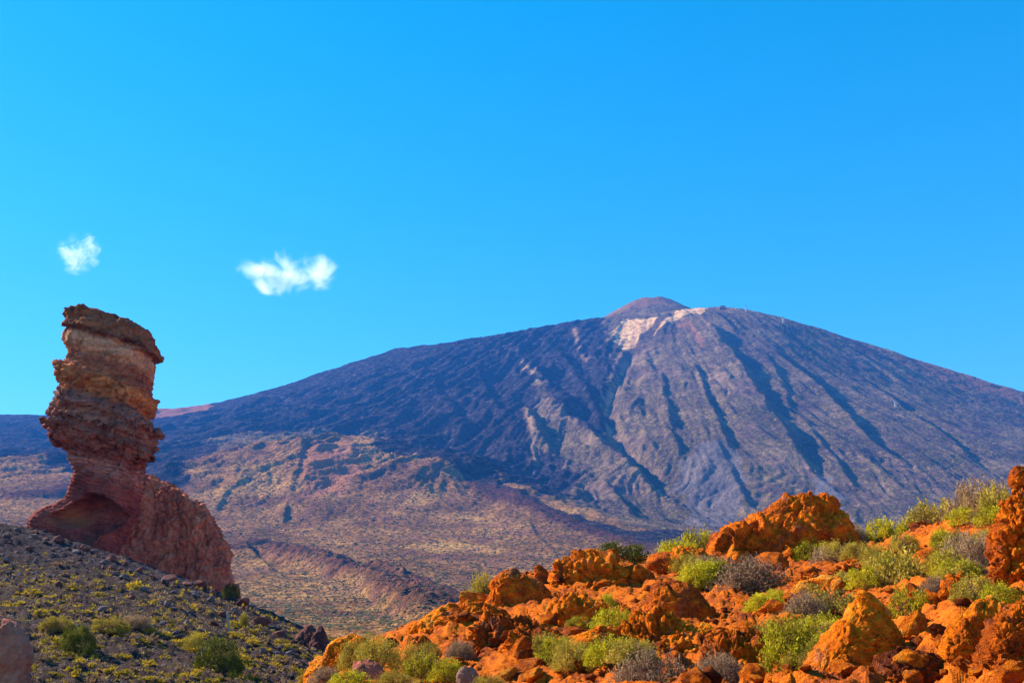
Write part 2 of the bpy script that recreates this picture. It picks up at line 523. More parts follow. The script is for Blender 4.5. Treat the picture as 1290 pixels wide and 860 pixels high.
def make_far():
    ys = np.concatenate([np.geomspace(190, 600, 36)[:-1], np.linspace(600, 2000, 190)[:-1], np.linspace(2000, 4720, 365)[:-1], np.geomspace(4720, 9500, 24)])
    ts = np.concatenate([np.linspace(-1.5, -0.64, 26)[:-1], np.linspace(-0.64, 0.64, 760), np.linspace(0.64, 1.5, 26)[1:]])
    y, t = np.meshgrid(ys, ts, indexing='ij')
    x = t * y
    z = far_base(x, y)
    add, lev, rad2 = far_detail(x, y, z)
    d = np.hypot(x - SUMMIT[0], y - SUMMIT[1])
    add *= 1 - 0.6 * np.exp(-(d / 150) ** 2)
    scar = trace([(800, 420)])[0]
    add *= 1 - 0.5 * np.exp(-(((x - scar[0]) / 90) ** 2 + ((y - scar[1]) / 170) ** 2) ** 2)
    # keep the measured skyline: relief fades right on the crest
    add *= 0.42 + 0.58 * sstep(0, 300, 4300 - y) + 0.5 * sstep(4500, 5200, y)
    add *= sstep(190, 500, y)
    z = z + add
    n1 = fbm(P3(x / 110, y / 110, 11), 5, 0.6); n2 = fbm(P3(x / 320, y / 320, 21), 4)
    jx, jy = x + 70 * n1, y + 110 * fbm(P3(x / 100, y / 100, 31), 4)

    def zone(pts, sky=0):
        pl = trace(pts)
        pl[:sky] *= 1.25                              # zones that run on over the crest
        return inpoly(jx, jy, pl).astype(float)
    mt = sstep(0, 1, (y - far_foot(x, y)) / 120 + 0.5 + 1.2 * n1)
    lava = np.maximum(zone([(-300, 560), (-40, 533), (150, 535), (300, 516), (500, 452), (640, 432), (735, 412), (775, 448), (762, 500), (765, 550), (742, 565), (690, 520), (672, 470), (665, 560), (735, 625), (700, 640), (590, 600), (470, 566), (300, 566), (200, 592), (-40, 600), (-300, 600)], 7), 0)
    lava = np.maximum(lava, inpoly(jx * 0.4 + x * 0.6, jy * 0.4 + y * 0.6, TONGUE))
    lava = np.maximum(lava, zone([(190, 575), (290, 578), (245, 598), (205, 645), (150, 640), (-40, 600), (-40, 585)]))
    pale = zone_sharp(x, y, n1, [(801, 404), (829, 402), (822, 412), (806, 425), (800, 440), (788, 446), (776, 438), (770, 424), (782, 412), (783, 407)])
    pale = np.maximum(pale, 0.85 * zone_sharp(x, y, n1, [(848, 399), (866, 389), (892, 390), (886, 396), (868, 398), (846, 408), (824, 424), (834, 410)]))
    s, fr = polydist(x, y, GULLY)
    pale = np.maximum(pale, 0.65 * np.exp(-((s + 6) / 8) ** 2) * sstep(0.05, 0.2, fr) * (n1 > -0.12))
    for pts in ([(655, 466), (672, 492), (682, 506)], [(664, 548), (672, 572), (676, 600)], [(722, 420), (732, 448), (742, 462)], [(880, 398), (897, 420)]):
        s, fr = polydist(x, y, trace(pts))
        pale = np.maximum(pale, 0.45 * np.exp(-(s / 9) ** 2) * (n1 > -0.2) * sstep(0, .1, fr) * sstep(1, .9, fr))
    red = zone([(790, 378), (806, 372), (830, 374), (845, 386), (790, 392), (760, 402)]) * 0.3
    red = np.maximum(red, 0.8 * zone_sharp(x, y, n1, [(195, 527), (240, 516), (276, 513), (262, 521), (225, 530), (195, 536)]))
    red = np.maximum(red, 0.6 * zone_sharp(x, y, n1, [(852, 412), (868, 404), (880, 425), (893, 445), (880, 440), (866, 420)]))
    red = np.maximum(red, 0.7 * zone_sharp(x, y, n1, [(372, 596), (440, 578), (462, 600), (430, 640), (380, 640)]))
    red = np.maximum(red, 0.5 * zone_sharp(x, y, n1, [(1290, 478), (1130, 455), (1180, 480), (1290, 520)]) * (n2 > 0))
    slope_veg = sstep(-0.15, 0.25, n2 + 0.5 * n1 + 0.25) * mt * (1 - lava)
    fan = 0.8 * zone([(1040, 600), (1062, 640), (1085, 690), (1050, 690), (1020, 640)])
    fan = np.maximum(fan, 0.6 * zone([(900, 560), (940, 590), (925, 670), (880, 670), (850, 600)]))
    V = np.stack([x, y, z], -1).reshape(-1, 3)
    me = mesh_np('mountain', V, grid_faces(len(ys), len(ts)), {
        'lava': lava, 'pale': pale, 'red': red, 'veg': slope_veg * (1 - fan), 'foot': 1 - mt, 'levee': lev, 'fan': fan, 'streak': rad2})
    return me, (ys, ts, z)


def far_foot(x, y):
    px = 645 + F * (x / y) * 0.99
    return np.interp(px, [c[0] for c in COLS], [c[4] for c in COLS]) - 250


def zone_sharp(x, y, n1, pts):
    k = fbm(P3(x / 34, y / 50, 71), 4, 0.6)
    return inpoly(x + 14 * n1 + 26 * k, y + 30 * n1 + 50 * k, trace(pts)).astype(float)


t = NT('volcano_slopes')
v = t.coords()
nA = t.noise(v, 1 / 160.0, 6, 0.62, 0.4); nB = t.noise(v, 1 / 26.0, 6, 0.7); nC = t.noise(v, 1 / 9.0, 4, 0.7)
stk = t.attr('streak')
base = t.ramp(t.math('ADD', t.math('MULTIPLY', nA, 0.5), t.math('MULTIPLY', nB, 0.5)),
              [(0.36, (0.035, 0.022, 0.026)), (0.5, (0.12, 0.070, 0.058)), (0.64, (0.33, 0.195, 0.12))])
lavac = t.ramp(t.math('ADD', t.math('MULTIPLY', nB, 0.6), t.math('MULTIPLY', nC, 0.4)),
               [(0.36, (0.008, 0.006, 0.010)), (0.52, (0.034, 0.025, 0.032)), (0.66, (0.15, 0.105, 0.11))])  # brightest stop raised to imitate sunlit lava ridges, spread by noise
col = base
spot = t.stepf(t.noise(v, 1 / 8.0, 3, 0.6), 0.50, 0.60)
vegc = t.mix(t.stepf(nC, 0.42, 0.62), (0.06, 0.062, 0.012), (0.31, 0.235, 0.04))
col = t.mix(t.math('MULTIPLY', t.math('MULTIPLY', t.attr('veg'), spot), 0.85), col, vegc)
col = t.mix(t.attr('fan'), col, t.mix(nB, (0.12, 0.10, 0.11), (0.24, 0.19, 0.19)))
# foothill: tan pumice soil speckled with dark broom
tan = t.ramp(t.math('ADD', t.math('MULTIPLY', nA, 0.5), t.math('MULTIPLY', nC, 0.5)),
             [(0.37, (0.07, 0.030, 0.018)), (0.49, (0.24, 0.108, 0.040)), (0.62, (0.52, 0.27, 0.085))])
bush = t.stepf(t.vor(v, 1 / 7.5), 0.40, 0.27)
bush = t.math('MULTIPLY', bush, t.stepf(t.noise(v, 1 / 48.0, 4, 0.6), 0.36, 0.54))
tan = t.mix(t.math('MULTIPLY', bush, 0.9), tan, (0.045, 0.055, 0.022))
tan = t.mix(t.math('MULTIPLY', t.stepf(t.noise(v, 1 / 70.0, 5, 0.65, 0.5), 0.52, 0.66), 0.6), tan, (0.20, 0.085, 0.07))
col = t.mix(t.attr('foot'), col, tan)
col = t.mix(t.attr('lava'), col, lavac)
col = t.mix(t.math('MULTIPLY', t.attr('levee'), 0.9), col, t.ramp(nC, [(0.4, (0.035, 0.018, 0.016)), (0.6, (0.14, 0.05, 0.034))]))
col = t.mix(t.attr('red'), col, t.mix(nC, (0.22, 0.075, 0.04), (0.50, 0.20, 0.10)))
col = t.mix(t.attr('pale'), col, t.mix(t.stepf(nB, 0.36, 0.56), (0.42, 0.17, 0.07), (0.80, 0.47, 0.22)))
M['mountain'] = t.surf(col, 1.0, t.math('ADD', t.math('ADD', nC, t.math('MULTIPLY', nB, 1.4)), t.math('MULTIPLY', t.noise(v, 1 / 3.0, 3, 0.7), 0.35)), 1.0, 8.0, 0.0)

me, FARGRID = make_far()
mountain = tag(link('mountain', me, M['mountain']), 'tall volcano with dark lava flows, pale summit scar and tan foothills', None, kind='structure')


def far_z(x, y):
    ys, ts, z = FARGRID
    fy = np.clip(np.interp(y, ys, np.arange(len(ys))), 0, len(ys) - 1.001); fx = np.clip(np.interp(x / y, ts, np.arange(len(ts))), 0, len(ts) - 1.001)
    i = fy.astype(int); j = fx.astype(int); a = fy - i; b = fx - j
    return (z[i, j] * (1 - a) * (1 - b) + z[i + 1, j] * a * (1 - b) + z[i, j + 1] * (1 - a) * b + z[i + 1, j + 1] * a * b)


# ================================================================== NEAR GROUND
nc = []
for px, py, Y in [
    # scree slope under the rock pillar
    (-120, 860, 36), (0, 860, 38), (100, 860, 40), (200, 860, 43), (300, 860, 47), (390, 862, 52), (-120, 640, 106), (0, 662, 106), (60, 672, 108), (150, 700, 106), (210, 722, 104),
    (280, 748, 100), (340, 778, 93), (400, 803, 86), (440, 812, 80), (-120, 745, 66), (0, 760, 64), (100, 764, 65), (200, 783, 64), (300, 815, 61), (370, 835, 62), (0, 705, 84), (150, 735, 82), (250, 765, 80), (330, 795, 76),
    # rust-coloured knoll on the right
    (400, 868, 24), (450, 870, 20), (600, 870, 15), (800, 872, 12), (1000, 874, 10), (1200, 880, 8), (1290, 880, 7), (1420, 880, 6.5),
    (420, 822, 27), (500, 800, 30), (560, 775, 32), (620, 738, 34), (700, 715, 36), (800, 705, 38), (870, 705, 36), (940, 700, 36), (1050, 702, 34), (1100, 690, 35), (1160, 668, 35), (1240, 640, 31), (1290, 622, 27), (1420, 590, 24),
    (560, 825, 22), (640, 810, 21), (700, 780, 25), (850, 790, 20), (950, 770, 21), (1050, 742, 23), (1150, 715, 24), (1200, 750, 16), (800, 735, 30), (1270, 740, 13), (960, 830, 14), (1100, 815, 12.5)]:
    nc.append(at(px, py, Y))
for x, y, z in [(0, 0, -1.6), (-3, 1, -1.6), (3, 1, -1.6), (0, 5, -1.5), (-8, 8, -2.2), (-15, 22, -2.6), (-30, 20, -2.2), (20, 2, -0.6), (-4, 15, -1.9), (-6, 30, -2.0), (-9, 45, -2.2),
                (-60, 130, 4), (-44, 140, 4), (-25, 140, -2), (-5, 120, -7), (-80, 150, 8), (0, 60, -5), (4, 50, -3), (12, 55, -1), (24, 50, 2.5), (20, 75, -5), (40, 50, 4), (60, 90, -4), (-100, 100, 18), (-60, 40, 3),
                (-150, 240, -18), (-70, 240, -18), (0, 240, -18), (70, 240, -18), (160, 240, -18), (-40, 190, -12), (40, 160, -12), (60, 30, 5)]:
    nc.append(np.array([x, y, z], float))
near = TPS(np.array(nc), 30.0, 2e-3)


def rusty(x, y):                                     # 1 on the orange knoll, 0 on the scree slope
    n = fbm(P3(x / 3.0, y / 3.0, 5), 3)
    lim = np.interp(y, [0, 12, 20, 27, 36, 60, 90], [-1.5, -3.0, -4.2, -5.2, -3.0, 2.0, 10])
    return sstep(-0.6, 0.6, x - lim + 1.0 * n)


def blocky(x, y):
    w1 = fbm(P3(x / 1.2, y / 1.2, 6), 3) * 0.5
    f1, f2, c, fa = worley(P3(x / 1.1 + w1, y / 1.1 - w1, 0.5), 9, True)
    g1, g2, k, ga = worley(P3(x / 0.42 + w1, y / 0.42 - w1, 0.5), 4, True)
    return (c - 0.5) * 1.3 + 2.0 * fa + (k - 0.5) * 0.8 + 1.2 * ga - 0.5 * (1 - sstep(0, 0.1, f2 - f1))


def near_z(x, y):
    z = near(x, y)
    r = rusty(x, y)
    cr = fbm(P3(x / 1.3, y / 1.3, z / 1.3), 4, 0.55, 2.1, 'b')
    z = z + r * (0.22 * cr + 0.075 * blocky(x, y) + 0.09 * fbm(P3(x / 0.35, y / 0.35, 2), 3, 0.6, 2.1, 'b')) * sstep(4, 9, y)
    z = z + (1 - r) * sstep(15, 35, y) * (0.40 * fbm(P3(x / 4, y / 4, 8), 4) + 0.40 * fbm(P3(x / 1.1, y / 1.1, 4), 3, 0.6, 2.1, 'b'))
    return z


ys = np.concatenate([np.linspace(-6, 4, 8)[:-1], np.geomspace(4, 60, 250)[:-1], np.geomspace(60, 130, 150)[:-1], np.geomspace(130, 245, 20)])
us = np.concatenate([np.linspace(-1.4, -0.6, 20)[:-1], np.linspace(-0.6, 0.6, 460), np.linspace(0.6, 1.4, 20)[1:]])
yy, uu = np.meshgrid(ys, us, indexing='ij')
xx = uu * np.maximum(yy, 6.0)
zz = near_z(xx, yy)
rr = rusty(xx, yy)
near_exact = near_z


def near_z(x, y):                                    # the built sheet itself, so things stand on what is there
    x, y = np.broadcast_arrays(np.asarray(x, float), np.asarray(y, float))
    fy = np.clip(np.interp(y, ys_n, np.arange(len(ys_n))), 0, len(ys_n) - 1.001); fx = np.clip(np.interp(x / np.maximum(y, 6.0), us_n, np.arange(len(us_n))), 0, len(us_n) - 1.001)
    i = fy.astype(int); j = fx.astype(int); a = fy - i; b = fx - j
    return zz[i, j] * (1 - a) * (1 - b) + zz[i + 1, j] * a * (1 - b) + zz[i, j + 1] * (1 - a) * b + zz[i + 1, j + 1] * a * b


ys_n, us_n = ys, us
lowveg = sstep(0.0, 1.0, (86 + 0.55 * (xx + 40) - yy) / 12 + 0.6 * fbm(P3(xx / 8, yy / 8, 3), 4) + 0.5) * (1 - rr)
t = NT('near_ground')
v = t.coords()
nA = t.noise(v, 0.25, 6, 0.65, 0.4); nB = t.noise(v, 1.6, 6, 0.7); nC = t.noise(v, 7.0, 5, 0.7)
f = t.math('ADD', t.math('MULTIPLY', nB, 0.5), t.math('MULTIPLY', nC, 0.5))
scree = t.ramp(f, [(0.34, (0.014, 0.008, 0.012)), (0.5, (0.042, 0.026, 0.031)), (0.66, (0.12, 0.080, 0.080))])  # bare scree, its colour darkened further to suggest shadow below the pillar
soil = t.ramp(f, [(0.34, (0.016, 0.010, 0.012)), (0.5, (0.05, 0.028, 0.024)), (0.66, (0.14, 0.085, 0.055))])
rust = t.ramp(t.math('ADD', f, t.math('MULTIPLY', t.math('SUBTRACT', nA, 0.5), 0.4)),
              [(0.30, (0.06, 0.016, 0.011)), (0.42, (0.26, 0.052, 0.012)), (0.51, (0.56, 0.120, 0.009)), (0.62, (0.80, 0.175, 0.01)), (0.74, (0.85, 0.32, 0.05))])
col = t.mix(t.attr('lowveg'), scree, soil)
col = t.mix(t.attr('rust'), col, rust)
M['ground'] = t.surf(col, 0.97, t.math('ADD', nC, t.math('MULTIPLY', t.noise(v, 25.0, 4, 0.7), 0.4)), 1.0, 0.12, 0.05)
me = mesh_np('ground', np.stack([xx, yy, zz], -1), grid_faces(len(ys), len(us)), {'rust': rr, 'lowveg': lowveg})
ground = tag(link('ground', me, M['ground']), 'rocky near ground of grey scree and rust orange soil', None, kind='structure')


def on_ground(px, py, y0=5, y1=160):
    p = np.atleast_1d(np.array(px, float)); q = np.atleast_1d(np.array(py, float))
    x, y = hit(p, q, near_z, y0, y1, 900)
    return np.stack([x, y, near_z(x, y)], -1)


# ================================================================== ROCKS
def loft(rows, Y, kd=0.8, nu=160, nv=90, amp=0.3, L=1.2, seed=0, mode='b', expo=2.4, aniso=(1, 1, 1), fine=0.25, lean=0.0, extra=None, top=0.35, crack=0.0, mindep=0.0, facet=1.0):
    """a rock from measured widths (photo row, left, right) at its own distance Y; returns local verts and base point"""
    rows = sorted(rows)
    py = np.array([r[0] for r in rows], float); xl = np.array([r[1] for r in rows], float); xr = np.array([r[2] for r in rows], float)
    q = np.linspace(0, 1, nv); pyr = py[0] + (py[-1] - py[0]) * q
    xl = np.interp(pyr, py, xl); xr = np.interp(pyr, py, xr)
    L_ = at(xl, pyr, Y); R_ = at(xr, pyr, Y)
    cx = (L_[:, 0] + R_[:, 0]) / 2; hw = (R_[:, 0] - L_[:, 0]) / 2; z = (L_[:, 2] + R_[:, 2]) / 2
    ker = np.ones(9) / 9
    hs_ = np.convolve(np.pad(hw, 4, 'edge'), ker, 'valid')
    hd = np.maximum(hs_ * kd, mindep)
    # close over the top
    ph = np.linspace(0, 2 * math.pi, nu, endpoint=False)
    c, s = np.cos(ph), np.sin(ph)
    cc = np.sign(c) * np.abs(c) ** (2 / expo); ss = np.sign(s) * np.abs(s) ** (2 / expo)
    P = np.stack([cx[:, None] + hw[:, None] * cc, Y + lean * (z - z[-1])[:, None] + hd[:, None] * ss, np.broadcast_to(z[:, None], (nv, nu))], -1)
    nt = 10
    k = np.linspace(0, 1, nt + 1)[:-1]
    T = []
    for a in k:
        rad = math.sin(a * math.pi / 2) if a else 0.02
        ctr = P[0].mean(0)
        ring = ctr + (P[0] - ctr) * rad
        ring[:, 2] = ctr[2] + hw[0] * top * math.cos(a * math.pi / 2)
        T.append(ring)
    P = np.concatenate([np.array(T), P], 0)
    if extra is not None: P = extra(P)
    n = grid_normals(P)
    S = np.array(aniso)
    if mode == 'crag':
        Q = P / L * S + seed
        Wp = np.stack([fbm(Q * 1.3 + 7, 3), fbm(Q * 1.3 + 31, 3), fbm(Q * 1.3 + 53, 3)], -1) * 0.45
        f1, f2, cid, fa = worley(Q * 0.8 + Wp * 0.7, seed, True)
        g1, g2, gid, ga = worley(Q * 2.1 + Wp, seed + 3, True)
        h1, h2, hid, ha = worley(Q * 5.3 + Wp * 1.5, seed + 7, True)
        e1 = sstep(0, 0.08, f2 - f1); e2 = sstep(0, 0.1, g2 - g1)
        d = amp * (0.38 * (cid - 0.5) + 0.62 * fa + 0.22 * (gid - 0.5) + 0.40 * ga + 0.09 * (hid - 0.5) + 0.18 * ha - 0.22 * (1 - e1) - 0.08 * (1 - e2) + 0.25 * fbm(Q, 5, 0.6, 2.1) + 0.25 * fbm(Q * 0.45 + 9, 3, 0.5))
    elif mode == 'ridge':
        d = amp * fbm(P / L * S + seed, 5, 0.58, 2.1, 'r') * 0.7
    else:
        Q = P / L * S + seed
        f1, f2, cid, fa = worley(Q * 0.6 + 0.3 * fbm(Q, 3)[..., None], seed, True)
        d = amp * (0.8 * fbm(Q, 5, 0.52, 2.1) + facet * (0.4 * (cid - 0.5) + 0.9 * fa))
    d = d + amp * fine * fbm(P / (L * 0.2) + seed, 4, 0.62, 2.1, 'b')
    if crack:
        f1, f2 = worley((P / (L * 0.9) + 0.25 * fbm(P / L, 2)[..., None]) * S, seed)
        d = d - crack * (1 - sstep(0, 0.10, f2 - f1))
    P = P + n * d[..., None]
    base = np.array([cx[-1], Y, z[-1]])
    return P, base


def grid_normals(P):
    du = np.roll(P, -1, 1) - np.roll(P, 1, 1)
    dv = np.gradient(P, axis=0)
    n = np.cross(dv, du)
    n /= np.linalg.norm(n, axis=-1, keepdims=True) + 1e-9
    ctr = P.mean(1, keepdims=True)
    if ((P - ctr) * n).sum() < 0: n = -n
    return n


def loft_object(name, rows, Y, mat, label, cat='rock', group=None, **kw):
    kw['nu'] = int(kw['nu'] * 0.85); kw['nv'] = int(kw['nv'] * 0.8)
    P, base = loft(rows, Y, **kw)
    nv, nu = P.shape[:2]
    V = (P - base).reshape(-1, 3)
    f = grid_faces(nv, nu, True)
    me = mesh_np(name, V, f[:, ::-1])
    o = link(name, me, M[mat], None, base)
    return tag(o, label, cat, group)


# ---- the rock pillar: one tall column of tilted strata, split into its layers
PIL = [(389, 92, 112), (391, 88, 122), (395, 86, 140), (400, 84, 163), (407, 82, 176), (415, 81, 186), (425, 79, 193), (436, 77, 197), (447, 79, 200), (452, 78, 197), (458, 75, 195), (470, 74, 194),
       (485, 73, 193), (500, 68, 192), (515, 63, 190), (530, 58, 190), (538, 55, 194), (543, 56, 196), (549, 60, 192), (556, 66, 188), (563, 80, 190), (570, 87, 191), (577, 88, 186), (586, 91, 182),
       (595, 95, 180), (603, 95, 179), (612, 91, 178), (622, 85, 176), (632, 76, 174), (640, 64, 172), (646, 54, 170), (652, 47, 167), (660, 44, 163), (670, 44, 158), (682, 47, 152), (696, 52, 148), (715, 60, 142), (735, 70, 140)]
PIL = [(p + (7 * (450 - p) / 61 if p < 450 else 0), a + (4 if p < 400 else 15 if 498 < p < 556 else 10 if p < 556 else 5 if p < 600 else 2), b - (-8 if p < 400 else 1 if p < 420 else 7 if p < 456 else 4)) for p, a, b in PIL]   # core of the column, before ledges and crags stand out
PY_ = 109.0
py_mpp = mpp(PY_, 540)


def pillar_w(P):                                    # height measured across the tilted strata, in photo rows
    x = 645 + F * P[..., 0] / PY_ * 0.97
    e = P[..., 2] / PY_
    yc = (e * CP - SP) / (CP + e * SP)
    row = 430 - yc * F
    return row - 0.30 * (x - 130) - 0.05 * (P[..., 1] - PY_) / py_mpp, row, x


def pillar_shape(P):
    w, row, x = pillar_w(P)
    ctr = P.mean(1, keepdims=True)
    out = P - ctr; out[..., 2] = 0
    rad = np.linalg.norm(out, axis=-1, keepdims=True) + 1e-6
    u = out / rad
    wn_ = w + 5 * fbm(P / 2.0, 3)
    # ledges: hard beds stand proud, soft beds are weathered back
    knots = [360, 400, 422, 430, 434, 440, 452, 457, 461, 472, 477, 481, 490, 497, 502, 508, 514, 522, 528, 540, 546, 554, 560, 566, 572, 578, 584, 592, 600, 640, 760]
    vals = [.1, .2, .45, .55, -.35, -.25, -.2, -.3, -.55, -.45, -.4, .6, .5, .1, -.3, -.5, .35, .6, -.2, .45, -.3, .35, -.15, .3, -.2, .1, -.2, .1, 0, 0, 0]
    d = np.interp(wn_, knots, vals) * 1.15
    d *= 0.65 + 0.5 * fbm(P / 3.0 + 40, 3)
    P = P + u * d[..., None]
    # lower stage: hollow worn into the front right below the neck
    front = sstep(0.05, 0.35, -u[..., 1])
    jx = x + 3 * fbm(P / 1.5 + 5, 3); jr = row + 3 * fbm(P / 1.5 + 15, 3)
    hole = np.array([(98, 657), (110, 646), (124, 634), (140, 622), (160, 628), (180, 640), (186, 655), (172, 672), (150, 692), (139, 690), (128, 672), (112, 666)], float)
    sd, _ = polydist(jx, jr, np.concatenate([hole, hole[:1]]))
    dep = np.where(inpoly(jx, jr, hole), np.abs(sd), 0.0)
    P = P + np.array([0.12, 1, 0.1]) * ((1 - np.exp(-dep / 5.0)) * 3.4 * front)[..., None]
    # concave sweep from the neck down to the foot
    hx, hz = (x - 118) / 30.0, (row - 636) / 26.0
    P = P + np.array([0, 1, 0]) * (1.4 * np.exp(-(hx ** 2 + hz ** 2)) * front)[..., None]
    # ragged dark lava crust in the middle, rough; upper beds blocky; neck smooth
    rough = np.interp(w, [395, 470, 500, 520, 570, 590, 610], [0.5, 0.5, 0.8, 1.0, 0.9, 0.5, 0.22])
    n = grid_normals(P)
    f1, f2, pc_, pf_ = worley(P / np.array([1.9, 1.9, 1.9]) + 0.25 * fbm(P, 2)[..., None], 5, True)
    q1, q2, qc_, qf_ = worley(P / np.array([0.8, 0.8, 0.7]) + 0.25 * fbm(P, 2)[..., None], 8, True)
    cr = 1 - sstep(0, 0.14, f2 - f1)
    d = rough * (0.30 * fbm(P / 1.7 * np.array([1, 1, 1.8]) + 3, 5, 0.6, 2.1, 'b') - 0.30 * cr + 0.35 * (pc_ - 0.5) + 0.7 * pf_ + 0.2 * (qc_ - 0.5) + 0.35 * qf_)
    d = d + rough * 0.25 * fbm(P / 0.5 * np.array([1, 1, 2.0]), 3, 0.6, 2.1, 'b')
    lamina = np.interp(w, [520, 570, 600, 640], [0.0, 0.20, 0.16, 0.05])
    d = d + lamina * np.sin((w + 6 * fbm(P / 3, 2)) * 1.3) * 0.7
    return P + n * d[..., None]


P, base = loft(PIL, PY_, kd=0.85, nu=380, nv=310, amp=0.35, L=3.2, seed=2, mode='f', expo=3.8, fine=0.0, extra=pillar_shape, top=0.25, mindep=3.0, facet=0.0)
w, row, x = pillar_w(P)
w = w + 5 * fbm(P / 1.7 + 3, 3)
nv, nu = P.shape[:2]
faces = grid_faces(nv, nu, True)[:, ::-1]
Vl = (P - base).reshape(-1, 3)
wf = w.reshape(-1)[faces].mean(1)


t = NT('pillar_strata')
v = t.coords(); vf = t.coords((0.45, 0.45, 1.5)); vv = t.coords((1, 1, 0.22))
bed = t.math('ADD', t.attr('bed'), t.math('MULTIPLY', t.math('SUBTRACT', t.noise(v, 0.45, 5, 0.65), 0.5), 0.085))
band = t.ramp(bed, [(0.0, (0.17, 0.062, 0.042)), (0.14, (0.24, 0.088, 0.042)), (0.165, (0.13, 0.05, 0.038)), (0.19, (0.50, 0.235, 0.145)), (0.25, (0.44, 0.19, 0.11)), (0.28, (0.25, 0.078, 0.048)), (0.34, (0.30, 0.095, 0.05)),
                    (0.37, (0.44, 0.16, 0.06)), (0.43, (0.36, 0.12, 0.055)), (0.46, (0.20, 0.095, 0.085)), (0.53, (0.27, 0.11, 0.08)), (0.58, (0.20, 0.08, 0.065)), (0.63, (0.27, 0.085, 0.06)), (0.68, (0.22, 0.055, 0.045)), (0.715, (0.36, 0.145, 0.12)), (0.755, (0.33, 0.12, 0.10)), (0.79, (0.22, 0.05, 0.042)), (1.0, (0.20, 0.05, 0.042))])
n1 = t.noise(vf, 0.8, 6, 0.68, 0.5); n2 = t.noise(v, 3.2, 6, 0.72); n3 = t.noise(vv, 0.9, 5, 0.65)
lum = t.math('ADD', t.math('ADD', t.math('MULTIPLY', n1, 0.45), t.math('MULTIPLY', n2, 0.35)), t.math('MULTIPLY', n3, 0.2))
tone = t.ramp(lum, [(0.34, (0.26, 0.24, 0.28)), (0.45, (0.85, 0.80, 0.80)), (0.55, (1.5, 1.42, 1.3)), (0.67, (2.5, 2.4, 2.1))])
col = t.mix(1.0, band, tone, 'MULTIPLY')
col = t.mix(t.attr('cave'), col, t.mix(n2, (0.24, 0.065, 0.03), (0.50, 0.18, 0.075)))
M['pillar'] = t.surf(col, 0.95, t.math('ADD', t.noise(v, 2.0, 8, 0.72), t.math('MULTIPLY', t.noise(vf, 3.0, 5, 0.7), 0.6)), 0.9, 0.3, 0.05)
bedv = np.clip((w - 385) / 280.0, 0, 1)
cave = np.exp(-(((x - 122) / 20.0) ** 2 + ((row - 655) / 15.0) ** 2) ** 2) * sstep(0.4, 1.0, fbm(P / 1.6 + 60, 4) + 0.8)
LAYERS = [('cap_layer', -1e9, 431), ('pale_block_band', 431, 457), ('red_band', 457, 480), ('ochre_ledge', 480, 508), ('dark_lava_ledge', 508, 555), ('layered_neck', 555, 582), ('pink_band', 582, 600), ('hollowed_base', 600, 1e9)]
pillar = tag(link('rock_pillar', None, None, None, base), 'tall top-heavy pillar of layered maroon and ochre rock with hollowed base', 'rock pillar')
for nm, lo, hi in LAYERS:
    sel = faces[(wf >= lo) & (wf < hi)]
    if len(sel) == 0: continue
    uq, inv = np.unique(sel, return_inverse=True)
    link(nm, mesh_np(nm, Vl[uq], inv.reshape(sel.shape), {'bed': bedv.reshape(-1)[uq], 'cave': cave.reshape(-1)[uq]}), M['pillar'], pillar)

# ---- the broad crag behind the pillar
t = NT('crag_rock'); v = t.coords(); vs = t.coords((1, 1, 0.35))
n = t.math('ADD', t.math('MULTIPLY', t.noise(vs, 0.5, 6, 0.65, 0.5), 0.55), t.math('MULTIPLY', t.noise(v, 2.4, 6, 0.72), 0.45))
col = t.ramp(n, [(0.36, (0.12, 0.034, 0.028)), (0.46, (0.46, 0.118, 0.072)), (0.55, (0.70, 0.205, 0.118)), (0.66, (0.80, 0.33, 0.20))])
M['crag'] = t.surf(col, 0.95, t.math('ADD', t.noise(v, 1.6, 8, 0.72), t.math('MULTIPLY', t.noise(vs, 3.0, 5, 0.7), 0.6)), 1.0, 0.5, 0.05)
loft_object('rock_crag', [(597, 176, 190), (602, 168, 200), (608, 160, 208), (614, 152, 220), (622, 148, 232), (630, 144, 246), (640, 140, 256), (652, 136, 265), (665, 132, 272), (680, 130, 279), (700, 128, 285), (720, 126, 288), (745, 126, 292), (780, 126, 298)],
            127.0, 'crag', 'broad rust brown crag standing behind the layered rock pillar', 'rock', kd=0.55, nu=420, nv=200, amp=1.0, L=2.6, seed=11, mode='crag', aniso=(1, 1, 0.6), fine=0.30, crack=0.25, expo=3.0, top=0.3)

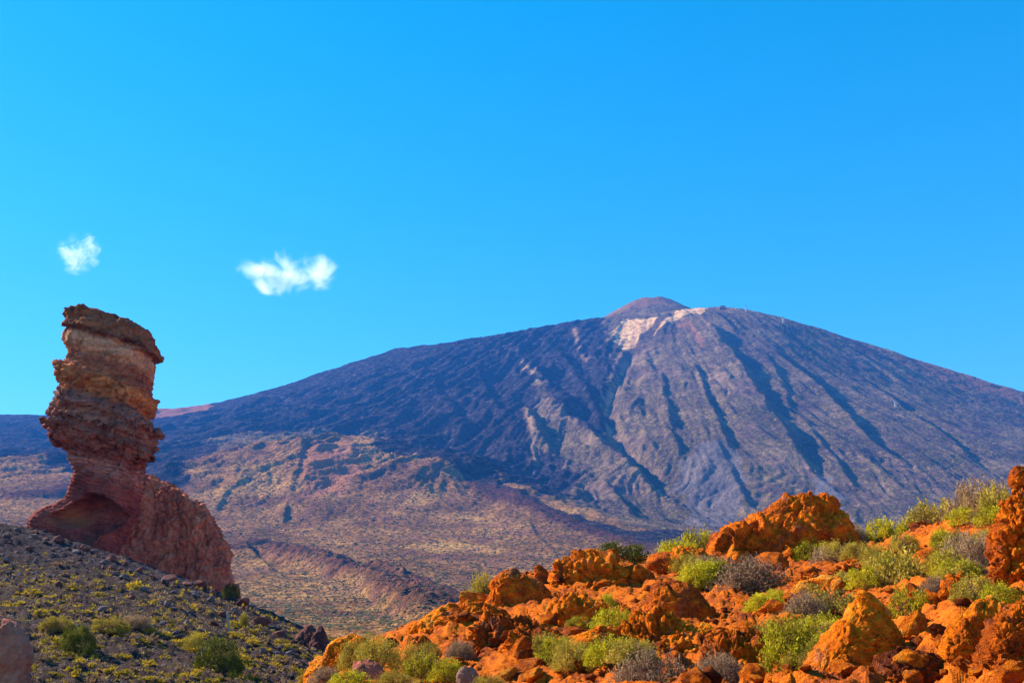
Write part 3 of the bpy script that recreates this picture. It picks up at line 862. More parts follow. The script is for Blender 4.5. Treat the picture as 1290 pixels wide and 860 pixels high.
# ---- rocks of the orange knoll, one by one
BIG = [
    ('boulder', [(625, 1008, 1022), (630, 992, 1040), (637, 978, 1050), (645, 960, 1058), (655, 940, 1066), (667, 920, 1072), (680, 906, 1078), (695, 902, 1086), (712, 908, 1092), (735, 915, 1098), (760, 920, 1100)], 33, 'orange', 'biggest rust crag on the skyline above the grey twiggy bush', dict(kd=.7, nu=330, nv=120, amp=.50, L=1.55, seed=24, mode='crag', aniso=(1.0, 1, 1.25), fine=.22, crack=.0)),
    ('boulder', [(733, 835, 858), (738, 824, 872), (745, 817, 882), (755, 813, 890), (768, 812, 898), (780, 816, 902), (795, 820, 905), (812, 825, 905)], 22, 'orange', 'rounded orange boulder with sunlit left face, perched on the rubbly slope', dict(kd=.8, nu=200, nv=70, amp=.14, L=.7, seed=31, mode='f', fine=.35, expo=2.9)),
    ('rock_outcrop', [(697, 722, 735), (702, 706, 775), (710, 697, 800), (720, 692, 815), (733, 690, 822), (748, 686, 826), (765, 684, 828), (790, 682, 830), (815, 680, 830)], 31, 'orange', 'wide domed orange outcrop with olive bush growing on its crest', dict(kd=.6, nu=330, nv=110, amp=.42, L=1.25, seed=41, mode='crag', fine=.28, crack=.16, expo=2.7)),
    ('rock_slab', [(719, 640, 655), (724, 630, 668), (733, 622, 682), (745, 615, 692), (760, 611, 694), (775, 608, 690), (800, 606, 690)], 29, 'orange', 'smooth tilted slab forming the left shoulder of the domed outcrop', dict(kd=.7, nu=180, nv=80, amp=.2, L=1.0, seed=43, mode='f', fine=.35, expo=3.2, crack=.05)),
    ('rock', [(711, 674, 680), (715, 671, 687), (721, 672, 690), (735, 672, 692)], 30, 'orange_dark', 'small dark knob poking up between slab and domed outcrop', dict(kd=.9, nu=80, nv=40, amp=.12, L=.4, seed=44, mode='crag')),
    ('rock', [(754, 705, 740), (758, 690, 757), (766, 685, 764), (778, 684, 766), (792, 690, 760), (810, 692, 756)], 24, 'orange', 'squat pinkish block at the foot of the domed outcrop', dict(kd=.7, nu=180, nv=70, amp=.2, L=.6, seed=45, mode='crag', fine=.3, crack=.06)),
    ('rock_slab', [(795, 752, 782), (800, 738, 786), (808, 726, 787), (818, 715, 786), (832, 704, 785), (850, 696, 784), (875, 690, 784)], 17, 'orange', 'leaning slab with a bright slanting top beside the low green bush', dict(kd=.55, nu=200, nv=80, amp=.09, L=.55, seed=46, mode='f', fine=.4, expo=3.4, lean=.1)),
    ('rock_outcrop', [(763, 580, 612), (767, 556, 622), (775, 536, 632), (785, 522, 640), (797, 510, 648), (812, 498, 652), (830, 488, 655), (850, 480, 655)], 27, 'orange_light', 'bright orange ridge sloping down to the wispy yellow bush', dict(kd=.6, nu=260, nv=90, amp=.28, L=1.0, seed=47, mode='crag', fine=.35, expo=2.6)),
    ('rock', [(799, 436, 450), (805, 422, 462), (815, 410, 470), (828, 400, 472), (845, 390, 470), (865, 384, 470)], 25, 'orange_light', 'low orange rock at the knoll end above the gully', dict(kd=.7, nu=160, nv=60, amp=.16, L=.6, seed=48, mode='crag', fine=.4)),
    ('boulder', [(753, 1086, 1093), (760, 1081, 1100), (769, 1072, 1112), (778, 1062, 1122), (790, 1050, 1130), (805, 1036, 1136), (822, 1022, 1139), (842, 1008, 1140), (865, 996, 1142), (890, 988, 1144)], 11.5, 'orange', 'pointed pyramid boulder of bright orange rock standing among green bushes', dict(kd=.75, nu=280, nv=130, amp=.085, L=.5, seed=58, mode='crag', fine=.3, expo=2.8, crack=.0)),
    ('rock', [(819, 1130, 1150), (824, 1118, 1170), (832, 1110, 1184), (845, 1104, 1192), (870, 1098, 1196)], 9.3, 'orange_dark', 'low dark rock wedged right of the pyramid boulder', dict(kd=.8, nu=180, nv=60, amp=.075, L=.28, seed=52, mode='crag', fine=.4)),
    ('rock', [(729, 1196, 1214), (734, 1180, 1236), (743, 1170, 1248), (755, 1166, 1252), (770, 1165, 1252), (790, 1166, 1250), (812, 1166, 1250)], 15, 'orange', 'craggy orange rock below the pale twiggy bush', dict(kd=.75, nu=220, nv=80, amp=.2, L=.55, seed=53, mode='crag', fine=.35, crack=.03)),
    ('rock_slab', [(754, 1240, 1256), (762, 1226, 1264), (775, 1212, 1268), (790, 1200, 1268), (808, 1190, 1266), (830, 1184, 1262), (855, 1182, 1260), (885, 1180, 1260)], 9.6, 'orange_light', 'tilted slab with a broad sunlit face leaning on the rock stack', dict(kd=.6, nu=220, nv=110, amp=.075, L=.36, seed=54, mode='crag', fine=.4, expo=3.2)),
    ('rock', [(768, 1268, 1300), (775, 1256, 1320), (790, 1246, 1330), (812, 1240, 1340), (840, 1236, 1340), (880, 1234, 1340)], 8.6, 'orange', 'deeply pitted rock at the foot of the tall rock stack', dict(kd=.8, nu=220, nv=100, amp=.09, L=.3, seed=55, mode='crag', fine=.45)),
    ('rock_stack', [(613, 1274, 1300), (620, 1268, 1310), (628, 1270, 1312), (634, 1266, 1318), (642, 1272, 1318), (655, 1262, 1326), (670, 1258, 1330), (690, 1252, 1336), (715, 1248, 1340), (745, 1243, 1346), (780, 1240, 1350), (820, 1240, 1350)], 13.5, 'orange', 'tall craggy orange rock stack topped by a loose round stone', dict(kd=.7, nu=260, nv=180, amp=.2, L=.55, seed=56, mode='crag', fine=.4, crack=.04)),
    ('rock', [(660, 1160, 1168), (664, 1153, 1178), (672, 1150, 1184), (685, 1151, 1187), (700, 1152, 1188), (725, 1152, 1190)], 31, 'orange_dark', 'dark lumpy upright rock between the skyline bushes', dict(kd=.8, nu=120, nv=60, amp=.25, L=.6, seed=57, mode='crag', fine=.4)),
    ('rock', [(666, 1204, 1216), (674, 1196, 1222), (685, 1188, 1226), (700, 1182, 1228), (720, 1180, 1228), (740, 1180, 1228)], 28, 'orange', 'orange rock with flat sunlit side, half behind the pale twiggy bush', dict(kd=.7, nu=120, nv=60, amp=.15, L=.6, seed=58, mode='f', fine=.4, expo=3)),
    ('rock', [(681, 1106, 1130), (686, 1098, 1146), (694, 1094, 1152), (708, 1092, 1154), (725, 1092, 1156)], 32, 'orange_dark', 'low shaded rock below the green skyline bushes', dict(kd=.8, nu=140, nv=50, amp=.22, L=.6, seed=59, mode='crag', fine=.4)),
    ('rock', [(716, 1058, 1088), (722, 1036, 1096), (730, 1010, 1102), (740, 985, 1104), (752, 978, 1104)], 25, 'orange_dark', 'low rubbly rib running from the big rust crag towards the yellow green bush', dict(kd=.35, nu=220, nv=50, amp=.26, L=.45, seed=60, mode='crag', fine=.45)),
    ('rock_outcrop', [(770, 610, 640), (778, 600, 670), (790, 594, 688), (806, 590, 700), (825, 588, 706), (848, 590, 710), (880, 590, 712)], 21, 'orange', 'rubbly rust outcrop below the tilted slab', dict(kd=.6, nu=260, nv=100, amp=.34, L=.55, seed=61, mode='crag', fine=.4, crack=.06)),
    ('rock_outcrop', [(772, 800, 835), (780, 786, 860), (792, 780, 890), (808, 776, 925), (826, 776, 950), (848, 776, 960), (880, 776, 965)], 17, 'orange', 'broad lumpy orange outcrop under the rounded boulder', dict(kd=.6, nu=340, nv=110, amp=.3, L=.5, seed=62, mode='crag', fine=.4, crack=.03, lean=.35)),
    ('rock', [(793, 650, 672), (800, 640, 690), (812, 636, 700), (830, 634, 702), (860, 632, 704)], 19.5, 'orange', 'orange lump between rubbly outcrop and leaning slab', dict(kd=.8, nu=140, nv=60, amp=.22, L=.45, seed=63, mode='crag', fine=.4)),
    ('rock', [(690, 860, 872), (696, 852, 886), (706, 846, 900), (720, 840, 912), (740, 836, 914)], 32, 'orange', 'orange rock half buried behind green bushes left of the big rust crag', dict(kd=.8, nu=140, nv=50, amp=.25, L=.6, seed=64, mode='crag', fine=.4)),
    ('rock', [(735, 1004, 1022), (739, 996, 1034), (746, 994, 1038), (755, 994, 1040)], 22.5, 'orange_light', 'small flat reddish stone below the big rust crag', dict(kd=.7, nu=90, nv=30, amp=.08, L=.4, seed=65, mode='f')),
    ('rock', [(841, 586, 592), (845, 581, 598), (851, 579, 601), (866, 578, 602)], 16, 'paler', 'pale grey stone among the orange rubble', dict(kd=.7, nu=90, nv=50, amp=.07, L=.35, seed=66, mode='f', expo=3)),
    ('rock', [(830, 455, 470), (835, 448, 478), (842, 444, 482), (855, 442, 484)], 19, 'pinkrock', 'pinkish slab lying under the wispy yellow bush', dict(kd=.8, nu=90, nv=40, amp=.08, L=.4, seed=67, mode='f', expo=3)),
    ('rock_outcrop', [(803, 915, 950), (812, 895, 985), (826, 885, 1002), (845, 880, 1010), (880, 878, 1012)], 13, 'orange', 'low lumpy orange ledge left of the bright green bush', dict(kd=.6, nu=260, nv=80, amp=.2, L=.4, seed=68, mode='crag', fine=.45, lean=.4)),
    ('boulder', [(784, -20, 0), (788, -30, 14), (795, -38, 24), (806, -42, 32), (820, -44, 38), (834, -44, 40), (842, -40, 38), (850, -40, 37), (875, -40, 38)], 27, 'pinkrock', 'large pinkish brown boulder casting a shadow over the low scrub', dict(kd=.8, nu=200, nv=90, amp=.2, L=1.0, seed=71, mode='f', fine=.4, expo=2.6)),
    ('rock_spire', [(789, 402, 405), (795, 399, 408), (803, 396, 410), (812, 392, 414), (830, 388, 418)], 74, 'maroon', 'sharp dark maroon spire at the foot of the scree slope', dict(kd=.7, nu=90, nv=50, amp=.3, L=1.2, seed=72, mode='ridge', expo=3)),
    ('rock_spire', [(790, 388, 392), (797, 380, 397), (806, 374, 402), (818, 370, 404), (832, 368, 404)], 75, 'maroon', 'leaning dark maroon rock beside the sharp spire', dict(kd=.7, nu=90, nv=50, amp=.35, L=1.2, seed=73, mode='ridge', expo=3)),
]
for nm, rows, Y, mat, label, kw in BIG:
    loft_object(nm, rows, Y, mat, label, 'rock', **kw)
# the loose round stone balanced on the stack
loft_object('stone', [(590, 1276, 1292), (594, 1273, 1299), (600, 1272, 1303), (607, 1273, 1303), (613, 1276, 1300), (617, 1280, 1297)], 13.5, 'orange', 'loose round orange stone balanced on top of the rock stack', 'stone', kd=.9, nu=110, nv=50, amp=.035, L=.15, seed=75, mode='crag', fine=.3)


# ---- small stones: shared shapes
def ico(sub):
    bm = bmesh.new(); bmesh.ops.create_icosphere(bm, subdivisions=sub, radius=1.0)
    V = np.array([v.co[:] for v in bm.verts]); Fc = np.array([[v.index for v in f.verts] for f in bm.faces]); bm.free()
    return V, Fc


def stone_shape(seed, sub=3, cuts=16):
    r = np.random.default_rng(seed)
    V, Fc = ico(sub)
    for _ in range(cuts):
        n = r.normal(size=3); n /= np.linalg.norm(n); c = r.uniform(0.42, 0.8)
        d = np.maximum(V @ n - c, 0); V = V - d[:, None] * n * 0.92
    n = V / np.linalg.norm(V, axis=1)[:, None]
    V = V + n * (0.20 * fbm(V * 1.6 + seed * 3.1, 5, 0.6, 2.1) + 0.06 * fbm(V * 5 + seed, 3))[:, None]
    V *= r.uniform(0.75, 1.2, size=3) * [1, 1, 0.8]
    return V, Fc


def stone_meshes(mat, n, s0, sub=3):
    out = []
    for k in range(n):
        V, Fc = stone_shape(s0 + k, sub); me = mesh_np('stone', V, Fc); me.materials.append(M[mat]); out.append(me)
    return out


ST_OR = stone_meshes('orange', 5, 100) + stone_meshes('orange_dark', 3, 110)
ST_GR = stone_meshes('greystone', 6, 120)
ST_MA = stone_meshes('maroon', 4, 130)


MARKS = [(1070, 860, 10.5, 'by the pyramid boulder'), (1000, 740, 30, 'below the big rust crag'), (850, 800, 21, 'beside the rounded sunlit boulder'), (750, 790, 27, 'below the domed outcrop'), (740, 860, 16, 'by the leaning slab'),
         (640, 800, 27, 'under the smooth tilted slab'), (640, 850, 19, 'by the rubbly outcrop'), (560, 840, 24, 'on the bright orange ridge'), (470, 850, 21, 'by the wispy yellow bush'), (945, 770, 24, 'by the grey twiggy bush'),
         (860, 850, 15, 'on the broad lumpy outcrop'), (950, 850, 12.5, 'on the low lumpy ledge'), (1210, 800, 14, 'by the craggy orange rock'), (1225, 860, 9, 'by the tilted sunlit slab'), (1270, 780, 12, 'at the rock stack'), (1140, 780, 19, 'by the big rounded yellow green bush'),
         (1150, 850, 9, 'by the low dark rock'), (1170, 700, 30, 'by the lumpy upright rock'), (1240, 690, 27, 'below the straw tuft'), (1100, 720, 31, 'by the low shaded rock'), (870, 725, 33, 'by the half buried orange rock'), (1040, 810, 15, 'behind the pyramid boulder')]
SMARKS = [(60, 672, 107, 'at the left foot of the rock pillar'), (130, 695, 105, 'right under the hollow of the pillar'), (200, 722, 103, 'below the rust brown crag'), (280, 752, 98, 'by the yellow green bush on the scree edge'), (310, 770, 94, 'by the dark maroon boulders'), (395, 815, 76, 'by the maroon spires'),
          (97, 822, 0, 'beside the small round dark green bush'), (274, 845, 0, 'beside the large dark green bush'), (30, 850, 36, 'beside the large pinkish boulder'), (160, 795, 0, 'by the tawny scrub bushes'), (60, 740, 0, 'on the open slope left of the pillar shadow'), (350, 840, 0, 'at the foot of the slope near the gully'), (190, 845, 0, 'between the two dark green bushes'), (289, 797, 0, 'around the pale leaning post')]


def mark_xy(lst):
    return [(np.array(at(a, b, Y)[:2] if Y else on_ground(a, b, 25)[0][:2]), t_) for a, b, Y, t_ in lst]


KNOLL = mark_xy(MARKS); SLOPE = mark_xy(SMARKS)


def where(p, lst):
    return min(lst, key=lambda m_: np.hypot(*(m_[0] - np.asarray(p)[:2])))[1]


def put_stone(me, p, s, label, group, sink=0.25, name='stone', flat=1.0):
    o = link(name, me, None, None, (p[0], p[1], p[2] + s * (0.5 - sink) * flat))
    o.scale = (s * random.uniform(.8, 1.25), s * random.uniform(.8, 1.25), s * flat * random.uniform(.7, 1.1))
    o.rotation_euler = (random.uniform(-.4, .4), random.uniform(-.4, .4), random.uniform(0, 6.28))
    return tag(o, label, 'stone', group)


# named boulders on the edge of the scree
for px, py, wd, lab in [(307, 764, 24, 'largest dark maroon boulder on the scree edge under the yellow green bush'), (331, 787, 26, 'broad dark maroon boulder halfway down the scree edge'),
                        (254, 741, 22, 'dark maroon boulder at the foot of the rust brown crag'), (213, 731, 18, 'rounded maroon boulder below the rust brown crag, nearest the pillar'), (234, 738, 15, 'small maroon boulder between two bigger ones below the crag'),
                        (372, 784, 12, 'small pale-topped stone on the scree crest above the spires'), (352, 800, 16, 'grey maroon boulder low on the scree above the spires')]:
    p = on_ground(px, py, 40)[0]
    put_stone(random.choice(ST_MA), p, wd * 0.5 * mpp(p[1]), lab, None, 0.15, 'boulder')

for px, py, wd in [(44, 672, 12), (58, 680, 9), (75, 683, 14), (92, 692, 10), (108, 694, 13), (122, 701, 9), (140, 705, 15), (158, 712, 10), (176, 719, 12), (192, 727, 9), (268, 748, 11), (66, 694, 7), (130, 716, 8), (100, 706, 7)]:
    p = on_ground(px, py, 60, 125)[0]
    put_stone(random.choice(ST_MA), p, wd * 0.5 * mpp(p[1]), ('large' if wd > 11 else 'small') + ' fallen maroon block ' + where(p, SLOPE), 'fallen blocks around the pillar foot', 0.15, 'fallen_block')
OR_GROUP = 'loose stones on the orange knoll'
pts = []
while len(pts) < 190:
    px, py = random.uniform(480, 1290), random.uniform(690, 858)
    pts.append((px, py))
pp = on_ground([p[0] for p in pts], [p[1] for p in pts], 7, 45)
for p in pp:
    if p[1] > 44 or rusty(p[:1], p[1:2])[0] < 0.6: continue
    k = random.randrange(len(ST_OR)); f_ = random.choice([3.5, 4, 5, 6, 7, 8, 10, 13])
    lab = ('big ' if f_ > 9 else 'small ') + ('bright orange' if k < 5 else 'dark rust') + ' loose stone ' + where(p, KNOLL)
    put_stone(ST_OR[k], p, mpp(p[1]) * f_, lab, OR_GROUP)
def block_mesh(seed, mat):
    V, Fc = stone_shape(seed, 4, 26)
    n = V / np.linalg.norm(V, axis=1)[:, None]
    V = V + n * (0.05 * fbm(V * 4 + seed, 5, 0.65, 2.1, 'b') + 0.03 * fbm(V * 11 + seed, 3))[:, None]
    me = mesh_np('block', V, Fc); me.materials.append(M[mat]); return me


BLOCKS = [block_mesh(150 + k, m_) for k, m_ in enumerate(['orange', 'orange', 'orange_light', 'orange_light', 'orange', 'orange_dark', 'orange_light', 'orange'])]
rb = random.Random(91)
spots = [(rb.uniform(520, 1285), rb.uniform(715, 862)) for _ in range(90)]
pp = on_ground([p[0] for p in spots], [p[1] for p in spots], 7, 45)
for (px, py), p in zip(spots, pp):
    if p[1] > 42 or rusty(p[:1], p[1:2])[0] < 0.6: continue
    k = rb.randrange(8); f_ = rb.choice([11, 13, 15, 18, 22, 26]); s_ = mpp(p[1]) * f_
    o = link('block', BLOCKS[k], None, None, (p[0], p[1], p[2] + s_ * 0.12))
    o.scale = (s_ * rb.uniform(.9, 1.3), s_ * rb.uniform(.9, 1.3), s_ * rb.uniform(.75, 1.15)); o.rotation_euler = (rb.uniform(-.3, .3), rb.uniform(-.3, .3), rb.uniform(0, 6.28))
    tag(o, ('hefty ' if f_ > 16 else 'medium ') + {2: 'golden orange', 3: 'golden orange', 6: 'golden orange', 5: 'dark rust'}.get(k, 'rust orange') + ' angular block ' + where(p, KNOLL), 'rock', 'angular blocks on the orange knoll')
GR_GROUP = 'stones on the scree slope'
pts = []
while len(pts) < 150:
    px = random.uniform(0, 400); t_ = random.random() ** 1.3
    edge = np.interp(px, [0, 60, 150, 280, 400], [662, 672, 700, 748, 800])
    py = edge + 2 + t_ * 75
    if py < 860: pts.append((px, py))
pp = on_ground([p[0] for p in pts], [p[1] for p in pts], 30, 125)
for p in pp:
    k = random.randrange(8); f_ = random.choice([2.0, 2.6, 3.2, 3.8, 5.0, 6.5])
    lab = ('large ' if f_ > 4 else 'small ') + ('grey' if k < 6 else 'maroon') + ' scree stone ' + where(p, SLOPE)
    put_stone((ST_GR + ST_MA)[k], p, mpp(p[1]) * f_, lab, GR_GROUP)


# ================================================================== PLANTS
def blades(B, D, L, W, seed, bend=0.0):
    """narrow leaf quads: base points B, unit directions D, lengths L, widths W"""
    r = np.random.default_rng(seed); n = len(B)
    side = np.cross(D, r.normal(size=(n, 3))); side /= np.linalg.norm(side, axis=1)[:, None] + 1e-9
    t_ = B + D * L[:, None] + bend * L[:, None] * r.normal(size=(n, 3))
    s = side * W[:, None] * 0.5
    V = np.stack([B - s, B + s, t_ + s * 0.35, t_ - s * 0.35], 1).reshape(-1, 3)
    Fq = np.arange(4 * n).reshape(n, 4)
    return V, Fq


def dome_points(r, n, clumps, flat=1.0, spread=0.26):
    d = r.normal(size=(clumps, 3)); d[:, 2] = np.abs(d[:, 2]) * 0.9 + 0.02; d /= np.linalg.norm(d, axis=1)[:, None]
    rad = r.uniform(0.68, 1.0, clumps)
    k = r.integers(0, clumps, n)
    p = d[k] * rad[k][:, None] + r.normal(size=(n, 3)) * spread * 0.5
    nd = p / (np.linalg.norm(p, axis=1)[:, None] + 1e-9)
    p[:, 2] = np.abs(p[:, 2]) * flat
    return p, nd, r.random(clumps)[k]


def foliage(seed, n=5200, clumps=80, ln=0.075, wd=0.042, up=0.15, spread=0.20):
    r = np.random.default_rng(seed)
    p, nd, tint = dome_points(r, n, clumps, 1.0, spread)
    D = nd * 0.6 + r.normal(size=(n, 3)) * 0.75 + [0, 0, up]; D /= np.linalg.norm(D, axis=1)[:, None]
    V, Fq = blades(p - D * ln * 0.5, D, ln * r.uniform(.6, 1.3, n), wd * r.uniform(.7, 1.4, n), seed)
    tint = np.repeat(np.clip(tint * 0.7 + 0.3 * r.random(n), 0, 1), 4)
    return mesh_np('foliage', V, Fq, {'tint': tint}, False)


def twigs(seed, n=260, seg=4, w=0.014, up=0.8, reach=1.0, branch=3, curl=.3):
    """a fan of bent branching stems from the root"""
    r = np.random.default_rng(seed); Vs = []; Fs = []; T = []; off = 0
    for i in range(n):
        d = r.normal(size=3); d[2] = abs(d[2]) * up + 0.25; d /= np.linalg.norm(d)
        p = np.array([*r.normal(size=2) * 0.07, 0.0]); ln = reach * r.uniform(.65, 1.05) / seg
        lines = [(p, d, 0, w)]
        while lines:
            q, e, lv, ww = lines.pop()
            pts = [q]
            for s_ in range(seg - lv):
                e = e + r.normal(size=3) * curl * 0.5 + [0, 0, 0.06]; e /= np.linalg.norm(e)
                q = q + e * ln; pts.append(q)
                if lv == 0 and s_ >= 1:
                    for _ in range(branch):
                        b = e + r.normal(size=3) * 0.6; b /= np.linalg.norm(b); lines.append((q, b, 2, ww * 0.6))
            pts = np.array(pts); m = len(pts)
            sd = np.cross(e, r.normal(size=3)); sd /= np.linalg.norm(sd) + 1e-9
            wv = np.linspace(1, .45, m)[:, None] * ww * 0.5
            V = np.stack([pts - sd * wv, pts + sd * wv], 1).reshape(-1, 3)
            V[:, 2] = np.maximum(V[:, 2], -0.02)
            Fq = np.array([[2 * k, 2 * k + 1, 2 * k + 3, 2 * k + 2] for k in range(m - 1)]) + off
            Vs.append(V); Fs.append(Fq); T.append(np.full(len(V), r.random())); off += len(V)
    return mesh_np('twigs', np.concatenate(Vs), np.concatenate(Fs), {'tint': np.concatenate(T)}, False)


def plant_mat(name, c0, c1, c2, trans=0.25, var=0.2):
    t = NT(name); tn = t.attr('tint'); rn = t.rnd(); v = t.coords()
    f = t.math('ADD', t.math('MULTIPLY', tn, 0.75), t.math('MULTIPLY', t.math('SUBTRACT', rn, 0.5), var * 2))
    f = t.math('ADD', f, t.math('MULTIPLY', t.math('SUBTRACT', t.noise(v, 2.2, 3), 0.5), 0.7), clamp=True)
    col = t.ramp(f, [(0.0, c0), (0.45, c1), (0.95, c2)])
    return t.surf(col, 0.8, spec=0.1, trans=trans)


M['leaf_green'] = plant_mat('bright_green_broom', (0.17, 0.115, 0.012), (0.44, 0.38, 0.012), (0.78, 0.60, 0.03), 0.34)
M['leaf_olive'] = plant_mat('olive_broom', (0.05, 0.055, 0.008), (0.12, 0.115, 0.012), (0.24, 0.20, 0.02))
M['leaf_yellow'] = plant_mat('yellow_green_broom', (0.16, 0.11, 0.02), (0.40, 0.29, 0.03), (0.62, 0.46, 0.06), 0.3)
M['twig_grey'] = plant_mat('grey_brown_twigs', (0.16, 0.085, 0.06), (0.30, 0.175, 0.11), (0.48, 0.32, 0.19), 0.3)
M['twig_brown'] = plant_mat('brown_stems', (0.07, 0.04, 0.025), (0.15, 0.085, 0.05), (0.24, 0.15, 0.09), 0.0)
M['straw'] = plant_mat('dry_straw', (0.36, 0.22, 0.06), (0.55, 0.38, 0.13), (0.70, 0.52, 0.22), 0.2)
M['scrub'] = plant_mat('low_dry_scrub', (0.17, 0.11, 0.018), (0.42, 0.29, 0.022), (0.78, 0.48, 0.03), 0.3)
M['scrub_pink'] = plant_mat('low_heather_scrub', (0.15, 0.085, 0.05), (0.30, 0.18, 0.10), (0.50, 0.34, 0.14), 0.3)

FOL = [foliage(200 + k) for k in range(3)]
FOLD = [foliage(210 + k, 5600, 130, 0.07, 0.036, 0.12, 0.15) for k in range(3)]
WISP = [foliage(220 + k, 4200, 50, 0.11, 0.022, 0.3, 0.28) for k in range(2)]
TWG = [twigs(230 + k, 110, 4, 0.020, 0.9, 0.74, 3) for k in range(3)]
STM = [twigs(240 + k, 16, 4, 0.05, 1.0, 0.85, 1) for k in range(2)]
STRAW = [twigs(250, 240, 4, 0.016, 3.0, 1.0, 0, 0.18)]
SPARSE = [foliage(260 + k, 5600, 110, 0.085, 0.028, 0.2, 0.20) for k in range(2)]


def remat(me, mat):
    m2 = me.copy(); m2.materials.clear(); m2.materials.append(M[mat]); return m2


_cache = {}


def mm(lst, i, mat):
    k = (id(lst), i % len(lst), mat)
    if k not in _cache: _cache[k] = remat(lst[i % len(lst)], mat)
    return _cache[k]


KINDS = {  # parts of each kind of shrub
    'green': [('foliage', FOL, 'leaf_green'), ('stems', STM, 'twig_brown')],
    'dense': [('foliage', FOLD, 'leaf_green'), ('stems', STM, 'twig_brown')],
    'olive': [('foliage', FOLD, 'leaf_olive'), ('stems', STM, 'twig_brown')],
    'grey': [('twigs', TWG, 'twig_grey'), ('foliage', SPARSE, 'scrub_pink')],
    'mixed': [('twigs', TWG, 'twig_grey'), ('foliage', FOL, 'leaf_yellow')],
    'yellow': [('foliage', WISP, 'leaf_yellow'), ('stems', STM, 'twig_brown')],
    'straw': [('blades', STRAW, 'straw')],
    'bare': [('twigs', TWG, 'twig_brown'), ('foliage', SPARSE, 'leaf_yellow')],
}
_si = [0]


def shrub(name, kind, px, py, w, h, Y, label, group=None):
    _si[0] += 1; i = _si[0]
    if Y is None:
        p = on_ground(px, py)[0]
    else:
        p = at(px, py, Y)
    s = mpp(p[1])
    if px < 640 and py > 815 and Y is not None: w, h = w * 0.78, h * 0.78
    root = link(name, None, None, None, p - np.array([0, 0, 0.06 * h * s]))
    root.scale = (w * s / 2 * 1.12, w * s / 2 * 1.08, h * s * 1.15)
    root.rotation_euler = (0, 0, random.uniform(0, 6.28))
    for pn, lst, mat in KINDS[kind]:
        link(pn, mm(lst, i, mat), None, root)
    return tag(root, label, 'bush', group)


